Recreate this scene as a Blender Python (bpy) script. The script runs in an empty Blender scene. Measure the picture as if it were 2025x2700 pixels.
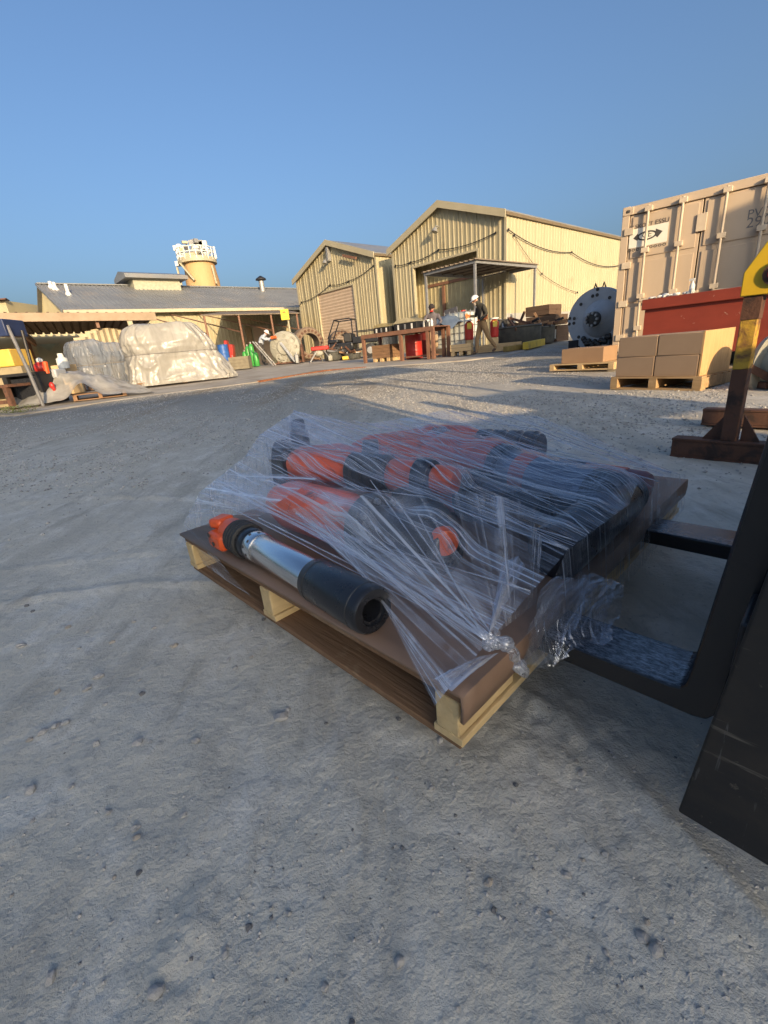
import bpy, math, random, bmesh
import numpy as np
from mathutils import Vector, Matrix, noise as mnoise
random.seed(7); RNG = np.random.default_rng(7)
R = math.radians
SC = bpy.context.scene
COL = SC.collection
PI = math.pi
# ------------------------------------------------------------------ camera, sky, sun, exposure
CAM_H = 0.70; PITCH = R(20.1); ROLL = R(5.64)
cd = bpy.data.cameras.new('camera'); cam = bpy.data.objects.new('camera', cd); COL.objects.link(cam)
SC.camera = cam
cd.sensor_fit = 'VERTICAL'; cd.sensor_height = 36.0; cd.lens = 36.0 * 1153.6 / 2700
cd.clip_start = 0.02; cd.clip_end = 3000
_f = Vector((0, math.cos(PITCH), -math.sin(PITCH))); _d = Vector((0, -math.sin(PITCH), -math.cos(PITCH))); _r = Vector((1, 0, 0))
CX = math.cos(ROLL) * _r + math.sin(ROLL) * _d      # image right
CY = -math.sin(ROLL) * _r + math.cos(ROLL) * _d     # image down
cam.matrix_world = Matrix(((CX.x, -CY.x, -_f.x, 0), (CX.y, -CY.y, -_f.y, 0), (CX.z, -CY.z, -_f.z, CAM_H), (0, 0, 0, 1)))
SUN = Vector((0.345, -0.939, 0)).normalized(); SUN_EL = R(14.5)
sv = Vector((SUN.x * math.cos(SUN_EL), SUN.y * math.cos(SUN_EL), math.sin(SUN_EL)))
world = bpy.data.worlds.new('World'); SC.world = world; world.use_nodes = True
wn = world.node_tree; wn.nodes.clear()
sky = wn.nodes.new('ShaderNodeTexSky'); sky.sky_type = 'NISHITA'; sky.sun_disc = False
sky.sun_elevation = SUN_EL; sky.sun_rotation = math.atan2(SUN.x, SUN.y)
sky.air_density = 1.0; sky.dust_density = 7.0; sky.ozone_density = 4.0
bg = wn.nodes.new('ShaderNodeBackground'); bg.inputs['Strength'].default_value = 0.15
wo = wn.nodes.new('ShaderNodeOutputWorld')
wn.links.new(sky.outputs[0], bg.inputs[0]); wn.links.new(bg.outputs[0], wo.inputs[0])
sl = bpy.data.lights.new('sun', 'SUN'); sl.energy = 4.1; sl.angle = R(0.6); sl.color = (1.0, 0.74, 0.44)
so = bpy.data.objects.new('sun', sl); COL.objects.link(so); so.rotation_euler = sv.to_track_quat('Z', 'Y').to_euler(); so.location = (6, -12, 9)
SC.view_settings.view_transform = 'Standard'; SC.view_settings.look = 'None'
SC.view_settings.exposure = 0.75; SC.view_settings.gamma = 1.0; SC.view_settings.use_curve_mapping = False
SC.render.engine = 'CYCLES'
SC.cycles.transparent_max_bounces = 24; SC.cycles.max_bounces = 8; SC.cycles.diffuse_bounces = 3
SC.cycles.use_denoising = True
# ------------------------------------------------------------------ survey helpers (photo sighting -> place in the yard)
_S = 2025 / 1659; _F = 1153.6
def ray(px, py):
    return CX * ((px * _S - 1012.5) / _F) + CY * ((py * _S - 1350) / _F) + _f
EYE = Vector((0, 0, CAM_H))
def at_z(px, py, z):
    d = ray(px, py); return EYE + d * ((z - CAM_H) / d.z)
def at_plane(px, py, p0, n):
    d = ray(px, py); return EYE + d * ((Vector(p0) - EYE).dot(n) / d.dot(n))
def at_d(px, py, dist):
    d = ray(px, py); return EYE + d * (dist / math.hypot(d.x, d.y))
def sm(a, b, x):
    t = np.clip((x - a) / (b - a), 0, 1); return t * t * (3 - 2 * t)
def G0(x, y):
    r = np.hypot(x, y)
    g = np.interp(r, [0, 1.0, 10, 16, 25, 400], [0, 0, .185, .32, .50, .50])
    return g + .08 * sm(18, 26, r) * sm(1, -4, x)
def g1(x, y): return float(G0(x, y))
def at_g(px, py):
    d = ray(px, py); lo = 0.2
    for t in np.geomspace(.3, 120, 2500):
        p = EYE + d * float(t)
        if p.z < g1(p.x, p.y): return Vector((p.x, p.y, g1(p.x, p.y)))
    return p
# vectorised value noise
def vnoise(x, y, seed=0):
    xi = np.floor(x).astype(np.int64); yi = np.floor(y).astype(np.int64); fx = x - xi; fy = y - yi
    def h(i, j):
        n = (i * 374761393 + j * 668265263 + seed * 1442695041) & 0x7fffffff
        n = ((n ^ (n >> 13)) * 1274126177) & 0x7fffffff
        return ((n ^ (n >> 16)) & 0xffff) / 65535.0
    u = fx * fx * (3 - 2 * fx); v = fy * fy * (3 - 2 * fy)
    return (h(xi, yi) * (1 - u) + h(xi + 1, yi) * u) * (1 - v) + (h(xi, yi + 1) * (1 - u) + h(xi + 1, yi + 1) * u) * v
def fbm(x, y, o=4, seed=0):
    s = 0; a = .5; t = 0
    for k in range(o):
        s = s + a * vnoise(x * 2 ** k, y * 2 ** k, seed + k); t += a; a *= .5
    return s / t
# ------------------------------------------------------------------ materials
MATS = {}
def lerp_nodes(nt, fac, c1, c2):
    m = nt.nodes.new('ShaderNodeMix'); m.data_type = 'RGBA'
    nt.links.new(fac, m.inputs[0])
    for i, c in ((6, c1), (7, c2)):
        if isinstance(c, (tuple, list)): m.inputs[i].default_value = (*c[:3], 1)
        else: nt.links.new(c, m.inputs[i])
    return m.outputs[2]
def noise_node(nt, vec, scale, detail=4, rough=.55, dist=0):
    n = nt.nodes.new('ShaderNodeTexNoise'); n.inputs['Scale'].default_value = scale; n.inputs['Detail'].default_value = detail
    n.inputs['Roughness'].default_value = rough; n.inputs['Distortion'].default_value = dist
    nt.links.new(vec, n.inputs['Vector']); return n.outputs['Fac']
def ramp(nt, fac, a, b):
    m = nt.nodes.new('ShaderNodeMapRange'); m.inputs[1].default_value = a; m.inputs[2].default_value = b
    nt.links.new(fac, m.inputs[0]); return m.outputs[0]
def mapping(nt, vec, scale=(1, 1, 1), rot=(0, 0, 0)):
    m = nt.nodes.new('ShaderNodeMapping'); m.inputs['Scale'].default_value = scale; m.inputs['Rotation'].default_value = rot
    nt.links.new(vec, m.inputs['Vector']); return m.outputs[0]
def bump(nt, h, strength, dist, bsdf):
    b = nt.nodes.new('ShaderNodeBump'); b.inputs['Strength'].default_value = strength; b.inputs['Distance'].default_value = dist
    nt.links.new(h, b.inputs['Height']); nt.links.new(b.outputs[0], bsdf.inputs['Normal'])
def newmat(name):
    m = bpy.data.materials.new(name); m.use_nodes = True
    nt = m.node_tree; b = nt.nodes['Principled BSDF']; tc = nt.nodes.new('ShaderNodeTexCoord')
    return m, nt, b, tc.outputs['Object']
def mat(name, col, rough=.6, metal=0., col2=None, scale=6, stretch=(1, 1, 1), lo=.35, hi=.7, bmp=0., bscale=40, dirt=None, dscale=2.5, dlo=.52, dhi=.7, spec=.5, coat=0):
    if name in MATS: return MATS[name]
    m, nt, b, obj = newmat(name)
    b.inputs['Roughness'].default_value = rough; b.inputs['Metallic'].default_value = metal
    b.inputs['Specular IOR Level'].default_value = spec; b.inputs['Coat Weight'].default_value = coat
    v = mapping(nt, obj, stretch) if stretch != (1, 1, 1) else obj
    if col2 is None: col2 = tuple(c * .72 for c in col)
    c = lerp_nodes(nt, ramp(nt, noise_node(nt, v, scale, 5, .6), lo, hi), col, col2)
    if dirt: c = lerp_nodes(nt, ramp(nt, noise_node(nt, obj, dscale, 8, .68, .4), dlo, dhi), c, dirt)
    nt.links.new(c, b.inputs['Base Color'])
    rr = nt.nodes.new('ShaderNodeMapRange'); rr.inputs[3].default_value = max(0.03, rough - .12); rr.inputs[4].default_value = min(1, rough + .12)
    nt.links.new(noise_node(nt, obj, scale * 3, 3), rr.inputs[0]); nt.links.new(rr.outputs[0], b.inputs['Roughness'])
    if bmp: bump(nt, noise_node(nt, v, bscale, 5, .6), bmp, .01, b)
    MATS[name] = m; return m
def rustmat(name, col, rust=(.16, .07, .035), amount=.55, rough=.75, scale=5, bmp=.3):
    return mat(name, col, rough, 0, tuple(c * .8 for c in col), scale, dirt=rust, dscale=scale, dlo=amount, dhi=amount + .12, bmp=bmp, bscale=60)
def wood(name, col, col2, axis=0):
    st = [18, 18, 18]; st[axis] = 1.2
    return mat(name, col, .8, 0, col2, 3.0, tuple(st), .3, .75, .35, 6, dirt=tuple(c * .45 for c in col2), dscale=3.5, dlo=.6, dhi=.8, spec=.2)
CREAM = mat('cream_cladding', (.40, .352, .22), .6, 0, (.36, .312, .19), 1.2, (1, 1, .15), .3, .8, 0, dirt=(.20, .14, .08), dscale=1.1, dlo=.58, dhi=.95)
CREAM_LOW = mat('grey_skirting_cladding', (.33, .32, .29), .6, 0, (.28, .265, .235), 1.5)
TRIM = mat('cream_trim', (.41, .365, .25), .55, 0, (.36, .32, .21), 1.0)
ROLLER = mat('roller_door_slats', (.52, .40, .29), .6, 0, (.44, .34, .25), 3)
ROOFG = mat('grey_roof_sheeting', (.20, .21, .215), .42, .0, (.15, .155, .16), 1.0, (1, .3, 1), dirt=(.26, .23, .19), dscale=.6, dlo=.5, dhi=.8)
ROOFT = mat('tan_eave_trim', (.48, .42, .30), .6, 0, (.40, .34, .24), 2)
SOFFIT = mat('rusty_roof_underside', (.20, .16, .12), .8, 0, (.12, .09, .06), 3)
CONC = mat('concrete', (.40, .365, .31), .9, 0, (.30, .27, .225), 1.3, dirt=(.21, .175, .13), dscale=.9, dlo=.46, dhi=.70, bmp=.2, bscale=30)
DARKST = mat('dark_steel', (.022, .022, .024), .5, .4, (.035, .033, .032), 8, dirt=(.06, .05, .04), dscale=6, dlo=.55, dhi=.8, bmp=.1)
BLACKP = mat('black_paint', (.012, .013, .016), .3, 0, (.02, .021, .025), 12, dirt=(.08, .078, .075), dscale=24, dlo=.58, dhi=.74)
CHROME = mat('ground_steel_rod', (.78, .77, .75), .22, 1., (.62, .62, .62), 4, (1, 8, 8))
ORANGE = mat('orange_paint', (.74, .11, .02), .38, 0, (.62, .08, .018), 10, dirt=(.10, .04, .03), dscale=18, dlo=.56, dhi=.70)
REDCAP = mat('dark_red_paint', (.24, .03, .02), .4, 0, (.17, .02, .015), 12)
RUBBER = mat('black_rubber', (.018, .018, .019), .65, 0, (.03, .029, .027), 20)
RUSTB = rustmat('rusty_brown_steel', (.13, .06, .035), (.05, .03, .022), .5, .8, 9)
YELLOWR = rustmat('worn_yellow_paint', (.60, .36, .04), (.17, .075, .035), .42, .65, 7)
YELLOW = mat('yellow_paint', (.66, .46, .05), .6, 0, (.5, .34, .05), 3, dirt=(.25, .17, .06), dscale=3)
REDST = mat('red_oxide_paint', (.29, .046, .022), .6, 0, (.23, .036, .018), 2.0, (1, 1, 3), dirt=(.55, .40, .30), dscale=9, dlo=.66, dhi=.70, bmp=.1)
REDP = mat('red_paint', (.48, .03, .02), .4, 0, (.36, .022, .015), 5, dirt=(.12, .03, .02), dscale=6, dlo=.6, dhi=.8)
BLUEP = mat('blue_paint', (.03, .12, .38), .45, 0, (.02, .08, .27), 6)
GREENP = mat('green_paint', (.05, .34, .06), .4, 0, (.04, .24, .05), 6)
TAN = mat('tan_container_paint', (.50, .39, .275), .55, 0, (.44, .34, .235), 1.5, (1, 1, .4), dirt=(.30, .17, .09), dscale=3, dlo=.66, dhi=.85)
TANL = mat('pale_tan_bar_paint', (.58, .48, .35), .5, 0, (.48, .385, .275), 4)
WHITEST = mat('white_decal', (.78, .74, .62), .5, 0, (.7, .66, .54), 5)
INK = mat('dark_ink', (.06, .055, .05), .6)
INKG = mat('faded_grey_ink', (.17, .16, .15), .6)
CARD = mat('brown_cardboard', (.36, .23, .135), .85, 0, (.31, .195, .115), 2.2, bmp=.05, bscale=90, spec=.2)
CARDL = mat('brown_carton', (.40, .28, .18), .85, 0, (.34, .235, .15), 1.4, spec=.2, dirt=(.25, .17, .11), dscale=4, dlo=.6, dhi=.85)
TAPE = mat('brown_tape', (.34, .22, .12), .35)
SHEETB = mat('brown_sheet_board', (.25, .155, .10), .6, 0, (.205, .125, .08), 3, (1, 4, 1), bmp=.08, bscale=120, dirt=(.26, .18, .13), dscale=7, dlo=.52, dhi=.80)
WOODX = wood('pallet_timber_long', (.46, .31, .16), (.33, .20, .10), 0)
WOODY = wood('pallet_timber_cross', (.52, .37, .20), (.38, .25, .13), 1)
WOODW = wood('weathered_timber_long', (.30, .18, .10), (.17, .10, .06), 0)
WOODL = wood('light_timber', (.58, .42, .23), (.45, .31, .16), 0)
WOODP = wood('plywood_face', (.62, .40, .19), (.50, .30, .13), 2)
BRTAB = mat('brown_painted_steel', (.22, .11, .065), .65, 0, (.16, .08, .05), 5)
GALV = mat('galvanised_steel', (.36, .36, .35), .5, .5, (.27, .27, .265), 6)
WHITEP = mat('white_plastic', (.72, .72, .68), .5)
GREYM = mat('grey_blue_casting', (.42, .44, .46), .55, .1, (.33, .345, .365), 3, dirt=(.10, .09, .08), dscale=5, dlo=.6, dhi=.8)
GREYL = mat('pale_grey_machine', (.34, .33, .27), .6, 0, (.25, .24, .19), 4, dirt=(.12, .08, .05), dscale=5, dlo=.55, dhi=.75)
BROWNM = mat('brown_cast_ring', (.21, .15, .10), .8, 0, (.13, .09, .06), 7, bmp=.3)
GREASE = mat('oily_black', (.02, .02, .02), .4, 0, (.05, .045, .04), 16)
SKIN = mat('skin', (.50, .27, .18), .6, 0, (.44, .23, .15), 20)
TROU = mat('tan_canvas_trousers', (.36, .22, .10), .9, 0, (.28, .17, .08), 12, bmp=.4, bscale=30)
TROU2 = mat('khaki_trousers', (.42, .30, .18), .9, 0, (.32, .23, .14), 12, bmp=.4, bscale=30)
TROU3 = mat('dark_trousers', (.05, .045, .04), .9, 0, (.035, .03, .03), 12)
JACK = mat('dark_olive_jacket', (.045, .042, .032), .9, 0, (.03, .028, .022), 10, bmp=.4, bscale=25)
SHIRT = mat('grey_violet_shirt', (.13, .115, .125), .9, 0, (.09, .08, .09), 14, bmp=.4, bscale=25)
SHIRT3 = mat('pale_blue_shirt', (.42, .46, .52), .9, 0, (.32, .36, .42), 14)
GLOVE = mat('orange_glove', (.62, .16, .05), .8)
HATW = mat('white_hard_hat', (.74, .72, .68), .4)
GLASSY = mat('dark_lens', (.02, .02, .025), .12)
WEED = mat('weed_leaves', (.09, .12, .03), .7, 0, (.12, .13, .04), 20)
STONE = mat('grey_stone', (.50, .475, .44), .9, 0, (.38, .36, .335), 20, bmp=.5, bscale=80)
STONEB = mat('tan_stone', (.48, .42, .34), .9, 0, (.38, .33, .28), 20, bmp=.5, bscale=80)
STONEC = mat('dark_stone', (.20, .195, .19), .9, 0, (.15, .145, .14), 20, bmp=.5, bscale=80)
GRAV = mat('grey_gravel', (.36, .35, .325), .9, 0, (.22, .215, .20), 24, lo=.4, hi=.6)
def ground_mat():
    m, nt, b, obj = newmat('crushed_rock_dust')
    b.inputs['Roughness'].default_value = .95; b.inputs['Specular IOR Level'].default_value = .15
    st = mapping(nt, obj, (1, .22, 1), (0, 0, R(38)))
    n1 = noise_node(nt, obj, .9, 6, .6, .3); n2 = noise_node(nt, obj, 6, 6, .65, .5)
    n3 = noise_node(nt, st, 9, 6, .65, .2); n4 = noise_node(nt, obj, 140, 4, .7); n5 = noise_node(nt, obj, 38, 5, .65)
    c = lerp_nodes(nt, ramp(nt, n1, .35, .68), (.56, .525, .445), (.475, .44, .365))
    c = lerp_nodes(nt, ramp(nt, n2, .48, .66), c, (.62, .59, .52))
    c = lerp_nodes(nt, ramp(nt, n3, .52, .68), c, (.40, .37, .31))
    n6 = noise_node(nt, mapping(nt, obj, (1, .12, 1), (0, 0, R(38))), 3.2, 5, .6, .4)
    c = lerp_nodes(nt, ramp(nt, n6, .52, .66), c, (.43, .40, .335))
    c = lerp_nodes(nt, ramp(nt, n5, .56, .74), c, (.37, .35, .31))
    c = lerp_nodes(nt, ramp(nt, n4, .62, .80), c, (.60, .585, .54))
    c = lerp_nodes(nt, ramp(nt, noise_node(nt, obj, 170, 3, .7), .60, .78), c, (.38, .36, .32))
    # gravel spread to the right and back of the yard, brown ruts on the left
    mx = nt.nodes.new('ShaderNodeSeparateXYZ'); nt.links.new(obj, mx.inputs[0])
    far = ramp(nt, mx.outputs[1], 4.0, 8.5)
    g = noise_node(nt, obj, 55, 3, .8)
    cg = lerp_nodes(nt, ramp(nt, g, .35, .68), (.13, .125, .11), (.42, .40, .35))
    cg = lerp_nodes(nt, ramp(nt, noise_node(nt, mapping(nt, obj, (1, .15, 1), (0, 0, R(52))), 1.1, 5, .6, .3), .50, .62), cg, (.24, .195, .135))
    w = nt.nodes.new('ShaderNodeMath'); w.operation = 'MULTIPLY'; w.inputs[1].default_value = .9; nt.links.new(far, w.inputs[0])
    c = lerp_nodes(nt, w.outputs[0], c, cg)
    nt.links.new(c, b.inputs['Base Color'])
    a = nt.nodes.new('ShaderNodeMath'); a.operation = 'MULTIPLY_ADD'; a.inputs[1].default_value = .30
    nt.links.new(n4, a.inputs[0]); nt.links.new(n5, a.inputs[2])
    a2 = nt.nodes.new('ShaderNodeMath'); a2.operation = 'MULTIPLY_ADD'; a2.inputs[1].default_value = .25
    nt.links.new(n3, a2.inputs[0]); nt.links.new(a.outputs[0], a2.inputs[2])
    bump(nt, a2.outputs[0], .6, .014, b)
    return m
GROUND = ground_mat()
def film_mat(name, base=.10, streak=.55, tint=(.88, .90, .94), fine=170., broad=26., gl=.55, rough=.10):
    m = bpy.data.materials.new(name); m.use_nodes = True; nt = m.node_tree; nt.nodes.clear()
    out = nt.nodes.new('ShaderNodeOutputMaterial'); tc = nt.nodes.new('ShaderNodeTexCoord'); uv = tc.outputs['UV']
    f1 = noise_node(nt, mapping(nt, uv, (fine, .45, 1)), 1., 2, .55, 0)
    f2 = noise_node(nt, mapping(nt, uv, (broad, .35, 1)), 1., 3, .6, 0)
    f3 = noise_node(nt, mapping(nt, uv, (9, 7, 1)), 1., 4, .6, .4)
    f4 = noise_node(nt, mapping(nt, uv, (40, 150, 1)), 1., 2, .5)
    def mth(op, a, b_, c=None):
        n = nt.nodes.new('ShaderNodeMath'); n.operation = op
        for i, q in enumerate((a, b_, c)):
            if q is None: continue
            if isinstance(q, (int, float)): n.inputs[i].default_value = q
            else: nt.links.new(q, n.inputs[i])
        return n.outputs[0]
    s1 = ramp(nt, f1, .47, .66); s2 = ramp(nt, f2, .46, .66); s3 = ramp(nt, f3, .36, .62)
    s = mth('ADD', mth('MULTIPLY', mth('MULTIPLY', s1, s1), .8), mth('MULTIPLY', mth('MULTIPLY', s2, s3), .7))
    s = mth('ADD', s, mth('MULTIPLY', ramp(nt, f4, .62, .8), .10))
    lw = nt.nodes.new('ShaderNodeLayerWeight'); lw.inputs[0].default_value = .35
    a = mth('ADD', mth('MULTIPLY', s, streak), base)
    a = mth('ADD', a, mth('MULTIPLY', lw.outputs['Facing'], .10))
    a = mth('MINIMUM', a, .93)
    tr = nt.nodes.new('ShaderNodeBsdfTransparent'); tr.inputs[0].default_value = (.97, .98, 1, 1)
    gs = nt.nodes.new('ShaderNodeBsdfGlossy'); gs.inputs[0].default_value = (.95, .96, 1, 1); gs.inputs['Roughness'].default_value = rough
    df = nt.nodes.new('ShaderNodeBsdfDiffuse'); df.inputs[0].default_value = (*tint, 1)
    tl = nt.nodes.new('ShaderNodeBsdfTranslucent'); tl.inputs[0].default_value = (*tint, 1)
    bp = nt.nodes.new('ShaderNodeBump'); bp.inputs['Strength'].default_value = .9; bp.inputs['Distance'].default_value = .010
    nt.links.new(mth('ADD', mth('MULTIPLY', f1, .7), f2), bp.inputs['Height'])
    for n in (gs, df): nt.links.new(bp.outputs[0], n.inputs['Normal'])
    m1 = nt.nodes.new('ShaderNodeMixShader'); m1.inputs[0].default_value = .35; nt.links.new(df.outputs[0], m1.inputs[1]); nt.links.new(tl.outputs[0], m1.inputs[2])
    m2 = nt.nodes.new('ShaderNodeMixShader'); m2.inputs[0].default_value = gl; nt.links.new(m1.outputs[0], m2.inputs[1]); nt.links.new(gs.outputs[0], m2.inputs[2])
    m3 = nt.nodes.new('ShaderNodeMixShader'); nt.links.new(a, m3.inputs[0]); nt.links.new(tr.outputs[0], m3.inputs[1]); nt.links.new(m2.outputs[0], m3.inputs[2])
    nt.links.new(m3.outputs[0], out.inputs[0]); return m
FILM = film_mat('stretch_film', .035, .80, gl=.40)
FILMC = film_mat('clear_stretch_film', .03, .62, gl=.45, fine=110, broad=16)
FILMB = film_mat('bunched_stretch_film', .06, .80, gl=.36, fine=90, broad=14)
FILMW = film_mat('twisted_film', .42, .55, fine=60, broad=20, gl=.45)
FILMF = film_mat('loose_film', .11, .35, fine=45, broad=8, gl=.6)
def sheeting(name, tint, alpha=.8):
    m, nt, b, obj = newmat(name)
    n2 = noise_node(nt, mapping(nt, obj, (1, 1, .25)), 2.2, 4, .6, 1.2); n3 = noise_node(nt, obj, 1.1, 3, .5, .5)
    c = lerp_nodes(nt, ramp(nt, n3, .35, .7), tint, tuple(t * .86 for t in tint))
    nt.links.new(c, b.inputs['Base Color']); b.inputs['Roughness'].default_value = .24
    al = nt.nodes.new('ShaderNodeMapRange'); al.inputs[1].default_value = .35; al.inputs[2].default_value = .65; al.inputs[3].default_value = alpha - .18; al.inputs[4].default_value = min(1, alpha + .10)
    nt.links.new(n2, al.inputs[0]); nt.links.new(al.outputs[0], b.inputs['Alpha'])
    tl = nt.nodes.new('ShaderNodeBsdfTranslucent'); tl.inputs[0].default_value = (*tint, 1); mx = nt.nodes.new('ShaderNodeMixShader'); mx.inputs[0].default_value = .18
    nt.links.new(b.outputs[0], mx.inputs[1]); nt.links.new(tl.outputs[0], mx.inputs[2]); nt.links.new(mx.outputs[0], nt.nodes['Material Output'].inputs[0])
    bump(nt, noise_node(nt, mapping(nt, obj, (1, 1, .5)), 6, 3, .55, 1.5), .35, .04, b); return m
POLY = sheeting('milky_poly_sheeting', (.50, .485, .44), .74)
POLYB = sheeting('shaded_clear_sheeting', (.32, .36, .42), .52)  # bluish tint puts the shade on the left bundles into the colour
# ------------------------------------------------------------------ frames, things, mesh builder
class Frame:
    def __init__(s, o, rz): s.o = Vector(o); s.rz = rz; s.m = Matrix.Rotation(rz, 3, 'Z')
    def w(s, p): return s.o + s.m @ Vector(p)
    def l(s, p): return s.m.transposed() @ (Vector(p) - s.o)
WF = Frame((0, 0, 0), 0)
BASE = {}
def tag(o, label=None, cat=None, group=None, kind=None):
    for k, v in (('label', label), ('category', cat), ('group', group), ('kind', kind)):
        if v: o[k] = v
    return o
def thing(fr, base, name, label, cat, group=None):
    e = bpy.data.objects.new(name, None); COL.objects.link(e); e.empty_display_size = .1
    e.location = fr.w(base); e.rotation_euler = (0, 0, fr.rz); BASE[e] = Vector(base)
    return tag(e, label, cat, group)
def root_of(o):
    while o.parent: o = o.parent
    return o
class MB:
    def __init__(s): s.v = []; s.f = []; s.mi = []; s.uv = None
    def add(s, vs, fs, mi=0):
        k = len(s.v); s.v += [tuple(q) for q in vs]; s.f += [tuple(i + k for i in q) for q in fs]; s.mi += [mi] * len(fs); return s
    def box(s, x0, x1, y0, y1, z0, z1, mi=0):
        return s.add([(x0, y0, z0), (x1, y0, z0), (x1, y1, z0), (x0, y1, z0), (x0, y0, z1), (x1, y0, z1), (x1, y1, z1), (x0, y1, z1)],
                     [(0, 3, 2, 1), (4, 5, 6, 7), (0, 1, 5, 4), (1, 2, 6, 5), (2, 3, 7, 6), (3, 0, 4, 7)], mi)
    def cbox(s, c, d, rz=0, mi=0, rx=0, ry=0):
        m = Matrix.Rotation(rz, 3, 'Z') @ Matrix.Rotation(ry, 3, 'Y') @ Matrix.Rotation(rx, 3, 'X'); c = Vector(c); h = [q / 2 for q in d]
        vs = [c + m @ Vector((sx * h[0], sy * h[1], sz * h[2])) for sz in (-1, 1) for sx, sy in ((-1, -1), (1, -1), (1, 1), (-1, 1))]
        return s.add(vs, [(0, 3, 2, 1), (4, 5, 6, 7), (0, 1, 5, 4), (1, 2, 6, 5), (2, 3, 7, 6), (3, 0, 4, 7)], mi)
    def bar(s, p0, p1, w, h, mi=0, up=(0, 0, 1)):
        p0 = Vector(p0); p1 = Vector(p1); d = (p1 - p0).normalized(); up = Vector(up)
        if abs(d.dot(up)) > .98: up = Vector((1, 0, 0))
        x = d.cross(up).normalized(); y = x.cross(d)
        vs = [p + x * (a * w / 2) + y * (b * h / 2) for p in (p0, p1) for a, b in ((-1, -1), (1, -1), (1, 1), (-1, 1))]
        return s.add(vs, [(0, 1, 2, 3), (7, 6, 5, 4), (0, 4, 5, 1), (1, 5, 6, 2), (2, 6, 7, 3), (3, 7, 4, 0)], mi)
    def lathe(s, p0, d, prof, n=24, mi=0, caps=True):
        p0 = Vector(p0); d = Vector(d).normalized(); a = d.orthogonal().normalized(); b = d.cross(a)
        vs = []; fs = []
        for t, r in prof:
            for k in range(n):
                q = 2 * PI * k / n; vs.append(p0 + d * t + a * (r * math.cos(q)) + b * (r * math.sin(q)))
        m = len(prof)
        for i in range(m - 1):
            for k in range(n):
                k2 = (k + 1) % n; fs.append((i * n + k, i * n + k2, (i + 1) * n + k2, (i + 1) * n + k))
        if caps:
            if prof[0][1] > 1e-5: fs.append(tuple(range(n))[::-1])
            if prof[-1][1] > 1e-5: fs.append(tuple((m - 1) * n + k for k in range(n)))
        return s.add(vs, fs, mi)
    def cyl(s, p0, p1, r0, r1=None, n=16, mi=0, caps=True):
        p0 = Vector(p0); p1 = Vector(p1); L = (p1 - p0).length
        return s.lathe(p0, p1 - p0, [(0, r0), (L, r0 if r1 is None else r1)], n, mi, caps)
    def tube(s, pts, r, n=8, mi=0, closed=False):
        pts = [Vector(p) for p in pts]; vs = []; fs = []; m = len(pts); rr = r if isinstance(r, (list, tuple)) else [r] * m
        up = None
        for i, p in enumerate(pts):
            if closed: d = (pts[(i + 1) % m] - pts[i - 1]).normalized()
            else: d = (pts[min(i + 1, m - 1)] - pts[max(i - 1, 0)]).normalized()
            if up is None: up = d.orthogonal().normalized()
            up = (up - d * up.dot(d)).normalized(); b = d.cross(up)
            for k in range(n):
                q = 2 * PI * k / n; vs.append(p + up * (rr[i] * math.cos(q)) + b * (rr[i] * math.sin(q)))
        for i in range(m if closed else m - 1):
            j = (i + 1) % m
            for k in range(n): k2 = (k + 1) % n; fs.append((i * n + k, i * n + k2, j * n + k2, j * n + k))
        if not closed: fs += [tuple(range(n))[::-1], tuple((m - 1) * n + k for k in range(n))]
        return s.add(vs, fs, mi)
    def prism(s, poly, d, mi=0):      # poly: 3D points, extruded by vector d
        n = len(poly); d = Vector(d); a = [Vector(p) for p in poly]; vs = a + [p + d for p in a]
        return s.add(vs, [tuple(range(n))[::-1], tuple(range(n, 2 * n))] + [(i, (i + 1) % n, n + (i + 1) % n, n + i) for i in range(n)], mi)
    def ell(s, c, r, n=12, m=8, mi=0):
        c = Vector(c); vs = [c + Vector((0, 0, -r[2]))]; fs = []
        for i in range(1, m):
            t = -PI / 2 + PI * i / m
            for k in range(n):
                q = 2 * PI * k / n; vs.append(c + Vector((r[0] * math.cos(t) * math.cos(q), r[1] * math.cos(t) * math.sin(q), r[2] * math.sin(t))))
        vs.append(c + Vector((0, 0, r[2]))); top = len(vs) - 1
        for k in range(n):
            k2 = (k + 1) % n; fs.append((0, 1 + k2, 1 + k)); fs.append((top, 1 + (m - 2) * n + k, 1 + (m - 2) * n + k2))
            for i in range(m - 2): fs.append((1 + i * n + k, 1 + i * n + k2, 1 + (i + 1) * n + k2, 1 + (i + 1) * n + k))
        return s.add(vs, fs, mi)
    def grid(s, pts, mi=0):           # pts[i][j]
        n = len(pts); m = len(pts[0])
        return s.add([p for row in pts for p in row], [(i * m + j, i * m + j + 1, (i + 1) * m + j + 1, (i + 1) * m + j) for i in range(n - 1) for j in range(m - 1)], mi)
    def mesh(s, name, mats, off=(0, 0, 0), smooth=35):
        me = bpy.data.meshes.new(name); o = Vector(off)
        me.from_pydata([(x - o.x, y - o.y, z - o.z) for x, y, z in s.v], [], s.f)
        for m in (mats if isinstance(mats, (list, tuple)) else [mats]): me.materials.append(m)
        if max(s.mi, default=0) > 0: me.polygons.foreach_set('material_index', s.mi)
        bm = bmesh.new(); bm.from_mesh(me); bmesh.ops.recalc_face_normals(bm, faces=bm.faces); bm.to_mesh(me); bm.free()
        if smooth:
            me.polygons.foreach_set('use_smooth', [True] * len(me.polygons)); me.set_sharp_from_angle(angle=R(smooth))
        if s.uv:
            l = me.uv_layers.new(name='UVMap'); idx = np.empty(len(me.loops), np.int32); me.loops.foreach_get('vertex_index', idx)
            l.data.foreach_set('uv', np.array(s.uv, np.float32)[idx].ravel())
        return me
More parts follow.
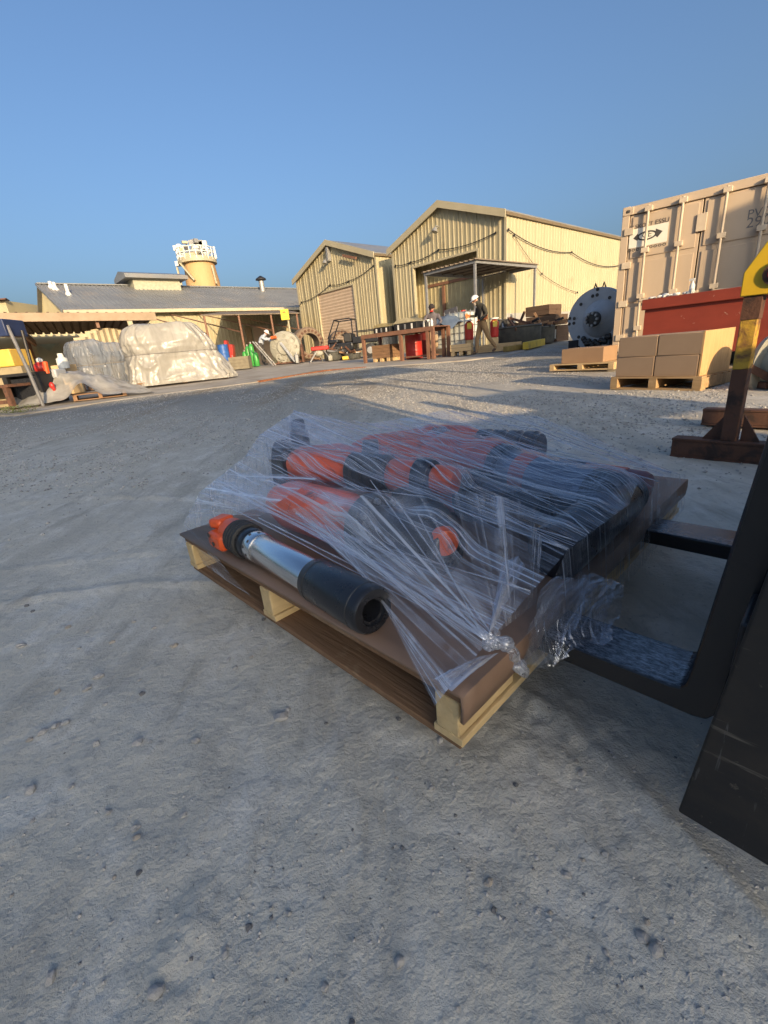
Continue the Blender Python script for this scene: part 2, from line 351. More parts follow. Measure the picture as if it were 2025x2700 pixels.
    def build(s, name, mats, parent=None, bevel=0, fr=None, base=None, smooth=35):
        off = BASE[root_of(parent)] if parent else (base or (0, 0, 0))
        me = s.mesh(name, mats, off, smooth); o = bpy.data.objects.new(name, me); COL.objects.link(o)
        if parent: o.parent = parent
        else:
            f = fr or WF; b = base or (0, 0, 0); o.location = f.w(b); o.rotation_euler = (0, 0, f.rz); BASE[o] = Vector(b)
        if bevel:
            q = o.modifiers.new('bevel', 'BEVEL'); q.width = bevel; q.segments = 2; q.limit_method = 'ANGLE'
        return o
def solo(fr, base, name, mb, mats, label, cat, group=None, bevel=0, kind=None, smooth=35):
    return tag(mb.build(name, mats, None, bevel, fr, base, smooth), label, cat, group, kind)
def struct(name, mb, m, fr=None, base=None): return tag(mb.build(name, m, None, 0, fr, base), kind='structure')
def copy_tree(o, parent=None):
    c = o.copy(); COL.objects.link(c); c.parent = parent
    for ch in list(o.children): copy_tree(ch, c)
    return c
def place(o, loc, rz, label=None):
    o.location = loc; o.rotation_euler = (0, 0, rz)
    if label: o['label'] = label
    return o
def text_mesh(body, size, name='lettering'):
    cu = bpy.data.curves.new(name, 'FONT'); cu.body = body; cu.size = size; cu.extrude = 0; cu.resolution_u = 3
    ob = bpy.data.objects.new(name, cu); COL.objects.link(ob)
    dg = bpy.context.evaluated_depsgraph_get(); me = ob.evaluated_get(dg).to_mesh()
    vs = [tuple(v.co) for v in me.vertices]; fs = [tuple(p.vertices) for p in me.polygons]
    COL.objects.unlink(ob); bpy.data.objects.remove(ob); return vs, fs
# ------------------------------------------------------------------ ground
def ground_height(x, y):
    r = np.hypot(x, y); near = sm(9, 2.0, r)
    ca, sa = math.cos(R(38)), math.sin(R(38)); u = x * ca + y * sa; v = -x * sa + y * ca
    h = G0(x, y) + (fbm(x * .55, y * .55, 3, 3) - .5) * .05 * sm(.2, 2, r)
    h = h + near * ((fbm(u * 7, v * 2.2, 4, 11) - .5) * .017 + (fbm(x * 19, y * 19, 3, 31) - .5) * .007)
    h = h + near * sm(.60, .78, fbm(x * 3.1, y * 3.1, 3, 77)) * (fbm(x * 34, y * 34, 2, 5) - .3) * .013
    # wheel-scuff ridges curving through the foreground
    for cx_, cy_, rad, amp in ((-.9, .05, 1.35, .010), (-1.0, -.1, 1.78, .008), (2.1, -.6, 1.75, .009), (-2.2, -.5, 3.1, .016)):
        q = np.abs(np.hypot(x - cx_, y - cy_) - rad); h = h + near * amp * np.exp(-(q / .018) ** 2) * (.4 + fbm(x * 9, y * 9, 2, 9))
    return h - .012
ang = np.concatenate([np.radians(np.arange(-62, 62, .30)), np.radians(np.arange(62, 298, 3.0))])
rad = np.concatenate([[0.02], np.geomspace(.12, 60, 460), [90, 150, 300, 700, 1500]])
AA, RR_ = np.meshgrid(ang, rad); gx = RR_ * np.sin(AA); gy = RR_ * np.cos(AA); gz = ground_height(gx, gy)
gz[-5:, :] = .5 - .012
na, nr = len(ang), len(rad)
V_ = np.stack([gx, gy, gz], -1).reshape(-1, 3)
ii, jj = np.meshgrid(np.arange(nr - 1), np.arange(na), indexing='ij'); j2 = (jj + 1) % na
F_ = np.stack([ii * na + jj, (ii + 1) * na + jj, (ii + 1) * na + j2, ii * na + j2], -1).reshape(-1, 4)
def np_mesh(name, V, Fq, mats, smooth=True):
    me = bpy.data.meshes.new(name); k = Fq.shape[1]
    me.vertices.add(len(V)); me.vertices.foreach_set('co', V.astype(np.float32).ravel())
    me.loops.add(Fq.size); me.loops.foreach_set('vertex_index', Fq.astype(np.int32).ravel())
    me.polygons.add(len(Fq)); me.polygons.foreach_set('loop_start', np.arange(0, Fq.size, k, dtype=np.int32))
    me.polygons.foreach_set('use_smooth', [smooth] * len(Fq)); me.update(calc_edges=True)
    for m in mats: me.materials.append(m)
    return me
gm = np_mesh('ground', V_, F_[:, ::-1], [GROUND])
go = bpy.data.objects.new('ground', gm); COL.objects.link(go); tag(go, kind='structure')
def gh(x, y): return float(ground_height(np.array([float(x)]), np.array([float(y)]))[0])
def on_g(px, py): p = at_g(px, py); return Vector((p.x, p.y, gh(p.x, p.y)))
# loose stones
def stone_mesh(seed, m):
    bm = bmesh.new(); bmesh.ops.create_icosphere(bm, subdivisions=2, radius=1)
    for v in bm.verts:
        n = mnoise.noise(v.co * 1.1 + Vector((seed * 7.3, 0, 0))); n2 = mnoise.noise(v.co * 2.7 + Vector((0, seed * 3.1, 0)))
        v.co *= 1 + .45 * n + .18 * n2; v.co.z *= .62
    me = bpy.data.meshes.new('stone'); bm.to_mesh(me); bm.free(); me.materials.append(m); return me
SMESH = [stone_mesh(i, (STONE, STONEB, STONE, STONEC)[i % 4]) for i in range(8)]
spots = [(605, 1535, 15, 0), (620, 1522, 7, 2), (375, 1386, 9, 1), (420, 1590, 9, 0), (296, 1600, 9, 2), (288, 1778, 8, 4), (290, 1800, 7, 1), (392, 1750, 6, 0), (120, 1560, 8, 0), (90, 1575, 8, 2), (140, 1555, 7, 4), (60, 1590, 6, 1),
         (185, 1480, 8, 0), (210, 1455, 9, 2), (120, 1490, 7, 1), (205, 1600, 7, 4), (1055, 1890, 9, 1), (1225, 1872, 8, 0), (860, 2060, 9, 2), (700, 2120, 7, 0), (1258, 1658, 8, 0), (1480, 1660, 7, 4), (330, 2130, 11, 2), (100, 2100, 9, 0), (45, 1392, 8, 0), (240, 1380, 6, 1), (330, 1350, 6, 2), (505, 1430, 6, 0), (540, 1410, 5, 1), (950, 1590, 8, 2), (480, 2050, 6, 0), (620, 1960, 6, 4), (1390, 2010, 9, 0), (1420, 2040, 10, 2), (60, 1700, 9, 0), (150, 1690, 6, 2), (230, 1745, 7, 4)]
for _ in range(70):
    spots.append((RNG.uniform(0, 1500), RNG.uniform(1300, 2200) if RNG.random() < .6 else RNG.uniform(1180, 1450), RNG.uniform(3, 6), int(RNG.integers(0, 8))))
for k, (px, py, pr, mi) in enumerate(spots):
    if 380 < px < 1500 and py < 1560 and k > 36 and py < 1180 + (px - 380) * .75: continue
    p = on_g(px, py); r = pr * 1.22 / 1153 * (p - EYE).length * .95
    o = bpy.data.objects.new('stone', SMESH[mi % 8]); COL.objects.link(o); o.location = (p.x, p.y, p.z + r * .15)
    o.scale = (r, r * random.uniform(.7, 1), r * random.uniform(.7, 1)); o.rotation_euler = (random.uniform(-.3, .3), random.uniform(-.3, .3), random.uniform(0, 6))
    lab = {0: 'largest pale stone lying on the dust left of the near pallet corner', 1: 'small pale stone touching the largest stone left of the near pallet corner', 33: 'pale stone lying on the dust below the black side plate'}.get(k)
    tag(o, lab or {0: 'small loose grey stone lying on the dusty ground around the raised pallet', 1: 'small loose tan stone lying on the dusty ground around the raised pallet', 2: 'small loose grey stone lying on the dusty ground around the raised pallet', 3: 'small loose dark stone lying on the dusty ground around the raised pallet'}[mi % 4], 'stone', 'loose stones scattered on the dust')
def gravel(name, n, sampler, smin, smax, m, label):
    xy = sampler(n); n = len(xy); z = ground_height(xy[:, 0], xy[:, 1])
    d = np.hypot(xy[:, 0], xy[:, 1]); s = (smin + (smax - smin) * RNG.random(n) ** 3)
    oct_ = np.array([[1, 0, 0], [0, 1, 0], [-1, 0, 0], [0, -1, 0], [0, 0, .7], [0, 0, -.7]], float)
    fc = np.array([[0, 1, 4], [1, 2, 4], [2, 3, 4], [3, 0, 4], [1, 0, 5], [2, 1, 5], [3, 2, 5], [0, 3, 5]])
    v = oct_[None] * (.6 + .7 * RNG.random((n, 6, 1))) * s[:, None, None]
    t = RNG.random(n) * 6.28; c, q = np.cos(t), np.sin(t)
    X = v[..., 0] * c[:, None] - v[..., 1] * q[:, None]; Y = v[..., 0] * q[:, None] + v[..., 1] * c[:, None]
    P = np.stack([X + xy[:, :1], Y + xy[:, 1:], v[..., 2] + (z + s * .2)[:, None]], -1).reshape(-1, 3)
    Fc = (fc[None] + (np.arange(n) * 6)[:, None, None]).reshape(-1, 3)
    o = bpy.data.objects.new(name, np_mesh(name, P, Fc, [m], False)); COL.objects.link(o)
    tag(o, label, 'gravel', kind='stuff')
def near_s(n):
    r = .35 + 3.6 * RNG.random(n) ** 1.3; a = RNG.uniform(-1.0, 1.0, n); xy = np.stack([r * np.sin(a), r * np.cos(a)], 1)
    return xy[fbm(xy[:, 0] * 2.5, xy[:, 1] * 2.5, 3, 55) > RNG.uniform(.38, .70, n)]
gravel('fine_gravel', 7000, near_s, .0008, .0042, STONE, 'fine pale grit and chips lying over the dusty foreground')
gravel('dark_grit', 1000, near_s, .001, .004, STONEC, 'fine dark grit lying over the dusty foreground')
def far_s(n):
    r = 2.2 + 12.5 * RNG.random(n) ** .8; a = RNG.uniform(-.85, .95, n); xy = np.stack([r * np.sin(a), r * np.cos(a)], 1)
    return xy[RNG.random(n) < np.clip((xy[:, 0] + .35 * xy[:, 1] + 1.2) / 4.5, .65, 1) * sm(1.8, 4.5, np.hypot(xy[:, 0], xy[:, 1])) * sm(.30, .55, fbm(xy[:, 0] * 1.2, xy[:, 1] * 1.2, 3, 41))]
gravel('pale_gravel', 70000, far_s, .004, .013, STONE, 'loose pale chips mixed into the grey gravel across the yard')
gravel('coarse_gravel', 110000, far_s, .004, .014, GRAV, 'loose grey gravel spread across the yard towards the sheds')
# ------------------------------------------------------------------ concrete apron in front of the buildings
edge = [on_g(*q) for q in ((-260, 900), (30, 897), (240, 866), (345, 852), (460, 838), (560, 824), (640, 811), (700, 801), (790, 794), (880, 788), (1000, 779), (1080, 770), (1130, 760))] + [Vector((8.2, 21, 0)), Vector((16, 28, 0))]
edge = [Vector((p.x, p.y)) for p in edge]
n = len(edge); rows = []
ap = MB()
backp = [Vector((-40 + 70 * i / (n - 1), 48)) for i in range(n)]
for t in list(np.linspace(0, 1, 26) ** 1.3):
    row = []
    for a, b in zip(edge, backp):
        q = a.lerp(b, float(t)); row.append((q.x, q.y, g1(q.x, q.y) + .006 - (.04 if t == 0 else 0)))
    rows.append(row)
rows.insert(1, [(x, y, z + .04) for x, y, z in rows[0]])
ap.grid(rows); struct('concrete_apron', ap, CONC)
es = MB()
for a, b in zip(edge[5:8], edge[6:9]):
    es.bar((a.x, a.y - .03, g1(a.x, a.y) - .005), (b.x, b.y - .03, g1(b.x, b.y) - .005), .16, .06)
struct('rusty_edge_strip', es, rustmat('rust_orange_edge', (.30, .12, .04), (.20, .07, .03), .45, .8, 6))
# ------------------------------------------------------------------ sheds: shared ribbed cladding
YAW = R(-48.7)
CORN = at_z(1080 / _S + 730 * 580 / 1659 / _S, 500 / _S + 155 * 580 / 1659 / _S, 6.3)
SF = Frame((CORN.x, CORN.y, 0), YAW)           # x along the gable fronts, y back along the side walls
def profile(s0, s1, pitch, d):
    d = d * .65 if d < .04 else d                  # trapezoid ribs, outward depth d
    pts = [(s0, 0)]; s = s0
    while s < s1 - 1e-3:
        for f, h in ((.30, 0), (.38, d), (.62, d), (.70, 0), (1.0, 0)):
            q = s + f * pitch
            if q <= s1 + 1e-3: pts.append((q, h))
        s += pitch
    if pts[-1][0] < s1 - 1e-3: pts.append((s1, 0))
    return pts
def clad(parent, name, org, dx, nrm, s0, s1, top, bot, pitch, m, d=.035, width=.9, breaks=(), mesh_share=False, up=Vector((0, 0, 1))):
    org, dx, nrm = Vector(org), Vector(dx), Vector(nrm)
    cuts = [s0]
    stops = sorted([b for b in breaks if s0 < b < s1] + [s1])
    for st in stops:
        k = max(1, round((st - cuts[-1]) / width)); a = cuts[-1]; cuts += [a + (st - a) * (i + 1) / k for i in range(k)]
    for a, b in zip(cuts, cuts[1:]):
        mb = MB(); pr = profile(a + .004, b - .004, pitch, d); cols = []
        eps = 1e-4
        rows = [[], []]
        for s, h in pr:
            ss = min(max(s, a + eps), b - eps); base = org + dx * s + nrm * h
            rows[0].append(base + up * bot(ss)); rows[1].append(base + up * top(ss))
        mb.grid(rows); mb.build(name, m, parent, smooth=0)
def shed(name, label, x0, x1, ridge, ze, zr, doors, z0=.45, depth=20, side_right=True, side_left=True):
    t = thing(SF, (x0, 0, z0), name, label, 'shed')
    top = lambda s: ze + (zr - ze) * ((s - x0) / (ridge - x0) if s < ridge else (x1 - s) / (x1 - ridge)) - .02
    dl, dr, dz = doors
    clad(t, 'cladding_sheet', (0, 0, 0), (1, 0, 0), (0, -1, 0), x0, x1, top, lambda s: dz if dl < s < dr else z0 - .2, .30, CREAM, breaks=(dl, dr, ridge))
    if side_right:
        clad(t, 'cladding_sheet', (x1, 0, 0), (0, 1, 0), (1, 0, 0), .0, depth, lambda s: ze - .02, lambda s: 1.88, .30, CREAM)
        clad(t, 'skirting_sheet', (x1 + .004, 0, 0), (0, 1, 0), (1, 0, 0), .0, depth, lambda s: 1.90, lambda s: z0 - .2, .30, CREAM_LOW, width=1.8)
    b = MB()
    b.box(x0, x0 + .02, .02, depth, z0 - .2, ze - .03); b.build('left_wall', CREAM, t)
    b = MB(); b.box(x0, x1, depth, depth + .05, z0 - .2, ze); b.build('rear_wall', CREAM, t)
    for k, (xa, za, xb, zb) in enumerate(((x0 - .25, ze - .25 * (zr - ze) / (ridge - x0), ridge, zr), (ridge, zr, x1 + .12, ze - .12 * (zr - ze) / (x1 - ridge)))):
        r = MB(); r.prism([(xa, -.22, za), (xb, -.22, zb), (xb, -.22, zb + .07), (xa, -.22, za + .07)], (0, depth + .4, 0)); r.build('roof', ROOFG, t)
        r = MB(); r.prism([(xa, -.30, za - .24), (xb, -.30, zb - .24), (xb, -.30, zb + .09), (xa, -.30, za + .09)], (0, .07, 0)); r.build('rake_trim', TRIM, t)
    for x in (x0, x1):
        c = MB(); c.box(x - .09, x + .09 - (.05 if x == x1 else 0), -.06, -.037, z0 - .2, ze - .15); c.build('corner_trim', TRIM, t)
    e = MB(); e.box(x1 + .04, x1 + .13, -.2, depth, ze - .16, ze - .03); e.build('eave_trim', mat('eave_shadow', (.16, .12, .07), .7), t)  # dark brown stands in for the shadow line under the eave
    f = MB(); f.box(dl - .10, dl, -.05, .14, z0 - .2, dz + .1); f.box(dr, dr + .10, -.05, .14, z0 - .2, dz + .1); f.box(dl, dr, -.05, .14, dz, dz + .1); f.build('door_frame', TRIM, t)
    l = MB(); l.tube([(ridge - .15, -.05, zr - 1.05), (ridge - .15, -.28, zr - 1.0), (ridge - .15, -.34, zr - 1.1)], .03, 6); l.lathe((ridge - .15, -.34, zr - 1.08), (0, -.3, -1), [(0, .06), (.1, .13), (.24, .17)], 12); l.build('wall_lamp', GALV, t)
    return t
big = shed('cream_shed', 'larger cream ribbed metal shed with an open doorway under a carport', -7.6, 0, -3.87, 6.25, 7.6, (-6.04, -1.66, 4.98), z0=.45, depth=19)
# inner partition seen through the open doorway
q = MB(); q.box(-6.9, -6.84, .05, 4, .4, 5.6); q.build('inner_side_wall', CREAM, big)
clad(big, 'inner_wall_sheet', (0, 1.05, 0), (1, 0, 0), (0, -1, 0), -6.8, -.4, lambda s: 5.7, lambda s: .4, .30, mat('aged_inner_cladding', (.42, .36, .20), .7, 0, (.30, .25, .14), 1.4))
q = MB(); q.box(-6.04, -1.66, .98, 1.02, 3.95, 4.1); q.build('door_track', BRTAB, big)
q = MB(); q.box(-4.78, -4.60, .90, .99, .45, 3.9); q.build('inner_post', BRTAB, big)
q = MB(); q.box(-6.8, -.4, .1, 1.0, 5.6, 5.66); q.build('inner_ceiling', SOFFIT, big)
small = shed('cream_shed', 'smaller cream ribbed metal shed with a closed roller door', -18.01, -9.11, -13.6, 6.35, 7.93, (-15.63, -11.52, 4.97), z0=.55, depth=16)
rd = MB()
z = .5
while z < 4.97:
    rd = MB(); rd.box(-15.62, -11.53, .07, .10, z, z + .19); rd.add([(-15.62, .07, z + .02), (-11.53, .07, z + .02), (-11.53, .045, z + .10), (-15.62, .045, z + .10), (-11.53, .07, z + .17), (-15.62, .07, z + .17)], [(0, 1, 2, 3), (3, 2, 4, 5)])
    rd.build('roller_slat', ROLLER, small, smooth=0); z += .2
q = MB(); q.box(-13.62, -13.46, -.32, -.05, 6.75, 7.55); q.build('wall_vent', GALV, small)
q = MB(); q.bar((-11.9, -.30, 6.75), (-10.6, -.30, 6.35), .1, .14); q.build('rake_patch', BRTAB, small)
def cable(pts, label, sag=.18, r=.022):
    P = []; pts = [Vector(p) for p in pts]
    for a, b in zip(pts, pts[1:]):
        for i in range(9): t = i / 9; p = a.lerp(b, t); p.z -= sag * 4 * t * (1 - t) * (b - a).length / 4; P.append(p)
    P.append(pts[-1]); mb = MB(); mb.tube(P, r, 5)
    for p in pts: mb.cbox((p.x, p.y + .03, p.z), (.05, .08, .10))
    solo(SF, pts[0], 'hanging_cable', mb, DARKST, label, 'cable')
yv = -.10
cable([(-18.0, yv, 4.55), (-17.7, yv, 4.75), (-13.9, yv, 5.35), (-11.9, yv, 5.25), (-9.3, yv, 5.7)], 'dark cable slung across the front of the smaller cream shed')
cable([(-7.4, yv, 5.35), (-6.2, yv, 5.3), (-4.1, yv, 5.5), (-.54, yv, 5.5)], 'dark cable slung above the open doorway of the larger shed')
cable([(.10, .0, 5.5), (.12, 6.5, 4.95), (.12, 13.5, 4.6)], 'dark cable running back along the long side wall of the larger shed')
cable([(.10, .5, 5.3), (.12, 3.2, 3.75), (.12, 7.5, 2.9)], 'thin cable dropping diagonally down the side wall of the larger shed', .1, .012)
# carport in front of the larger shed
CF = SF
cp = thing(CF, (-1.4, -4.4, .4), 'carport', 'grey steel carport with a flat corrugated roof before the open doorway', 'carport')
zt = 3.78
for x, y in ((-1.34, -4.36), (1.30, -4.36), (1.34, .30), (-1.2, -.2)):
    p = CF.w((x, y, 0)); zb = g1(p.x, p.y); m = MB(); m.box(x - .045, x + .045, y - .045, y + .045, zb, zt - .08); m.build('post', GALV, cp)
m = MB()
for a, b in (((-1.4, -4.4), (1.36, -4.4)), ((1.36, -4.4), (1.40, .34)), ((-1.4, -4.4), (-1.35, -.1)), ((-1.35, .3), (1.40, .34))): m.bar((*a, zt - .05), (*b, zt - .05), .06, .12)
m.build('roof_frame', GALV, cp)
m = MB()
for k in range(6): y = -4.0 + k * .8; m.bar((-1.38, y, zt - .02), (1.38, y, zt - .02), .05, .05)
m.build('purlins', SOFFIT, cp)
rows = [[], []]
for s, h in profile(-1.5, 1.5, .25, .06):
    rows[0].append((s, -4.52, zt + h)); rows[1].append((s, .40 if s > .06 else -.10, zt + .02 + h))
m = MB(); m.grid(rows); rf = m.build('roof_sheet', SOFFIT, cp, smooth=0); q = rf.modifiers.new('thick', 'SOLIDIFY'); q.thickness = .006
# ------------------------------------------------------------------ long grey-roofed building on the left
c1 = lambda x, y: (x * 420 / 1659 / _S, (600 + y * 420 / 1659) / _S)
c2 = lambda x, y: ((400 + x * 450 / 1659) / _S, (600 + y * 450 / 1659) / _S)
c3 = lambda x, y: ((740 + x * 440 / 1659) / _S, (500 + y * 440 / 1659) / _S)
c4 = lambda x, y: ((1080 + x * 580 / 1659) / _S, (500 + y * 580 / 1659) / _S)
c5 = lambda x, y: ((1480 + x * 545 / 1659) / _S, (400 + y * 545 / 1659) / _S)
UX = SF.m @ Vector((1, 0, 0)); UY = SF.m @ Vector((0, 1, 0))
E0 = at_z(*c1(650, 862), 5.0); RID = at_plane(*c1(380, 590), E0, UY)
LF = Frame((E0.x, E0.y, 0), YAW); rl = LF.l(RID); rx, rz_ = rl.x, RID.z
SL = SF.w((-18.2, .6, 0)); LEN = LF.l(SL).y + 9
print('long building ridge', rx, rz_, 'len', LEN, 'E0', E0)
lb = thing(LF, (0, 0, .5), 'long_building', 'long low cream building with a grey corrugated roof behind the wrapped loads', 'building')
clad(lb, 'cladding_sheet', (-.5, 0, 0), (0, 1, 0), (1, 0, 0), .3, LEN, lambda s: 4.95, lambda s: .4, .30, CREAM, width=1.2)
clad(lb, 'gable_sheet', (0, .3, 0), (1, 0, 0), (0, -1, 0), rx * 2 + .4, -.5, lambda s: 4.9 + (rz_ - 4.9) * (1 - abs(s - rx) / abs(rx)), lambda s: .4, .30, CREAM, width=1.2, breaks=(rx,))
slope = Vector((rx, 0, rz_ - 5.0)); sl_len = slope.length; sdir = slope.normalized(); nrm = Vector((-sdir.z, 0, sdir.x)); nrm = nrm if nrm.z > 0 else -nrm
k = int(LEN / .9)
for i in range(k):
    mb = MB(); rows = [[], []]
    for s, h in profile(i * LEN / k + .003, (i + 1) * LEN / k - .003, .30, .045):
        rows[0].append(Vector((.12, s, 4.98)) + nrm * h); rows[1].append(Vector((rx, s, rz_)) + nrm * h)
    mb.grid(rows); mb.build('roof_sheet', ROOFG, lb, smooth=0)
mb = MB(); mb.prism([(rx, 0, rz_ - .02), (2 * rx, 0, 5.0), (2 * rx, 0, 4.9), (rx, 0, rz_ - .1)], (0, LEN, 0)); mb.build('rear_roof', ROOFG, lb)
mb = MB(); mb.box(.10, .24, 0, LEN, 4.78, 5.0); mb.build('gutter', ROOFT, lb)
mb = MB(); mb.bar((.1, -.06, 4.95), (rx, -.06, rz_), .06, .16); mb.build('rake_trim', ROOFG, lb)
mb = MB(); mb.bar((rx, 0, rz_ + .05), (rx, LEN, rz_ + .05), .35, .08); mb.build('ridge_cap', ROOFG, lb)
# ridge vent house
va = LF.l(at_plane(*c1(1400, 600), LF.w((rx * .8, 0, 0)), UX)); vb = LF.l(at_plane(*c2(285, 560), LF.w((rx * .8, 0, 0)), UX))
vt = LF.l(at_plane(*c1(1450, 470), LF.w((rx * .8, 0, 0)), UX)).z
print('vent', va, vb, vt)
mb = MB(); mb.box(rx - 1.2, rx + 1.1, va.y, vb.y, rz_ - 1.0, vt - .25); mb.build('ridge_vent_body', mat('pale_vent_body', (.42, .40, .30), .7), lb)
mb = MB(); mb.prism([(rx - 1.7, va.y - .6, vt - .4), (rx + 1.6, va.y - .6, vt - .4), (rx + 1.5, va.y - .6, vt - .1), (rx, va.y - .6, vt + .25), (rx - 1.6, va.y - .6, vt - .1)], (0, vb.y - va.y + 1.2, 0)); mb.build('ridge_vent_roof', ROOFG, lb)
def roof_pt(px, py):
    n = LF.m @ nrm; return LF.l(at_plane(px, py, LF.w((0, 0, 5.0)), n))
for a, b in ((c1(535, 625), c1(515, 560)), (c1(580, 645), c1(562, 570)), (c1(715, 700), c1(683, 590))):
    p = roof_pt(*a); hh = LF.l(at_plane(*b, LF.w(p), UX)).z - p.z
    mb = MB(); mb.cyl((p.x, p.y, p.z - .1), (p.x, p.y, p.z + hh), .11, n=10); mb.cyl((p.x, p.y, p.z - .1), (p.x, p.y, p.z + .18), .26, .13, n=10); mb.build('vent_pipe', WHITEP, lb)
p = roof_pt(*c2(1080, 620)); hh = LF.l(at_plane(*c2(1070, 520), LF.w(p), UX)).z - p.z
mb = MB(); mb.cyl((p.x, p.y, p.z - .2), (p.x, p.y, p.z + hh), .24, n=14); mb.build('flue', GALV, lb)
mb = MB(); mb.lathe((p.x, p.y, p.z + hh + .08), (0, 0, 1), [(0, .5), (.12, .46), (.35, .08), (.36, 0)], 16); mb.build('flue_cowl', DARKST, lb)
# door and window panels at the right end, lean-to over them
def wall_pt(px, py): return LF.l(at_plane(px, py, LF.w((-.45, 0, 0)), UX))
a = wall_pt(*c2(900, 960)); b = wall_pt(*c2(975, 960)); c = wall_pt(*c2(1120, 960))
print('door', a, b, c)
mb = MB(); mb.box(-.45, -.40, b.y, c.y, .5, b.z); mb.build('door', ROLLER, lb)
mb = MB(); mb.box(-.45, -.38, b.y - .12, b.y, .5, b.z + .1); mb.box(-.45, -.38, c.y, c.y + .12, .5, b.z + .1); mb.box(-.45, -.38, b.y, c.y, b.z, b.z + .1); mb.build('door_frame', TRIM, lb)
mb = MB(); mb.box(-.45, -.40, a.y, b.y - .2, .5, a.z - .1); mb.build('side_panel', mat('tan_panel', (.40, .30, .17), .7), lb)
l0 = at_d(*c2(480, 858), 27.5); l1 = wall_pt(*c2(680, 800)); l2 = wall_pt(*c2(1340, 780)); lz = l0.z
ll0 = LF.l(l0)
lt = thing(LF, (ll0.x, ll0.y, .5), 'lean_to', 'open sheet-roofed lean-to on thin posts against the long building', 'lean-to')
xo = ll0.x
print('leanto', ll0, l1, l2)
mb = MB(); mb.prism([(-.4, l1.y, 4.75), (xo, ll0.y, lz), (xo, ll0.y, lz + .06), (-.4, l1.y, 4.81)], (0, l2.y - l1.y, 0)); mb.build('roof_sheet', SOFFIT, lt)
for fy in (.03, .35, .68, .97):
    y = ll0.y + (l2.y - l1.y) * fy; mb = MB(); mb.cyl((xo - .1, y, .5), (xo - .1, y, lz), .06, n=8); mb.build('post', BRTAB, lt)
    mb = MB(); mb.bar((xo - .1, y, lz - .9), (-.4, y + .1, 4.7), .06, .06); mb.build('brace', BRTAB, lt)
# yellow sign on its post
sp = at_d(*c2(1345, 1020), 27.0); s0 = at_d(*c2(1250, 800), 27.0); s1 = at_d(*c2(1345, 895), 27.0)
sg = thing(WF, (sp.x, sp.y, g1(sp.x, sp.y)), 'warning_sign', 'square yellow warning sign on a pale post by the small shed corner', 'sign')
mb = MB(); mb.cyl((sp.x, sp.y, g1(sp.x, sp.y)), (sp.x, sp.y, s0.z), .05, n=8); mb.build('post', TRIM, sg)
mb = MB(); mb.box(s0.x, s1.x, s0.y - .10, s0.y - .06, s1.z, s0.z); mb.build('panel', mat('yellow_sign_face', (.80, .55, .04), .5), sg)
mb = MB(); cxs, czs, w = (s0.x + s1.x) / 2, (s0.z + s1.z) / 2, (s1.x - s0.x)
mb.ell((cxs - .02, s0.y - .103, czs + .12), (w * .22, .006, w * .10), 12, 6); mb.box(cxs - w * .2, cxs + w * .25, s0.y - .106, s0.y - .10, czs - w * .22, czs - w * .14)
mb.build('sign_emblem', mat('orange_print', (.65, .22, .04), .5), sg)
# ------------------------------------------------------------------ open canopy at far left with its back wall
d0 = 19.5
k0 = at_d(*c1(0, 930), d0); k1 = at_d(*c1(1330, 925), 19.5)
KF = Frame((k1.x, k1.y, 0), math.atan2(k0.y - k1.y, k0.x - k1.x)); kl = 9.0
zc = k1.z; z2 = k0.z
print('canopy left', k0, k1)
cn = thing(KF, (0, 0, .45), 'open_canopy', 'low open canopy with a corrugated rusty edge at the far left', 'canopy')
m = MB(); rows = [[], []]
dz = (z2 - zc) / (k0 - k1).xy.length
for s, h in profile(-.9, kl, .28, .07): rows[0].append((s, .15, zc + dz * s + .06 + h)); rows[1].append((s, -6.0, zc + dz * s - .05 + h))
m.grid(rows); o = m.build('roof_sheet', mat('rusty_roof_sheet', (.15, .10, .07), .8, 0, (.09, .065, .045), 3), cn, smooth=0); q = o.modifiers.new('thick', 'SOLIDIFY'); q.thickness = .02
m = MB(); m.bar((-.9, .12, zc - .05), (kl, .12, zc + dz * kl - .05), .10, .26); m.build('fascia_beam', mat('tan_fascia', (.34, .25, .17), .7, 0, (.26, .19, .12), 3), cn)
m = MB()
for s in (1.0, 3.3, 5.6, 7.9): m.bar((s, 0, zc - .2), (s, -5.9, zc - .3), .10, .25)
m.build('rafters', BRTAB, cn)
m = MB(); m.bar((-.2, -.1, .45), (0, .05, zc - .1), .16, .16); m.build('post', TRIM, cn)
m = MB(); m.bar((3.5, -5.7, .45), (3.5, -5.7, zc + .2), .12, .12); m.build('post', BRTAB, cn)
bw = thing(KF, (kl, -6.3, .45), 'low_annex', 'low cream annex wall with a greenish lattice window under the far left canopy', 'building')
m = MB(); m.box(-.5, kl, -6.5, -6.3, .4, 3.2); m.build('wall', CREAM, bw)
w0 = KF.l(at_plane(*c1(370, 1220), KF.w((0, -6.3, 0)), KF.m @ Vector((0, 1, 0)))); w1 = KF.l(at_plane(*c1(680, 1400), KF.w((0, -6.3, 0)), KF.m @ Vector((0, 1, 0))))
xa, xb = sorted((w0.x, w1.x)); za, zb = sorted((w0.z, w1.z)); za = max(za, .55)
print('window', xa, xb, za, zb)
fr_ = MB(); fr_.box(xa, xb, -6.3, -6.28, za, zb); wn_ = fr_.build('window', mat('green_glass_panel', (.30, .36, .27), .35), bw)
m = MB(); nk = 9
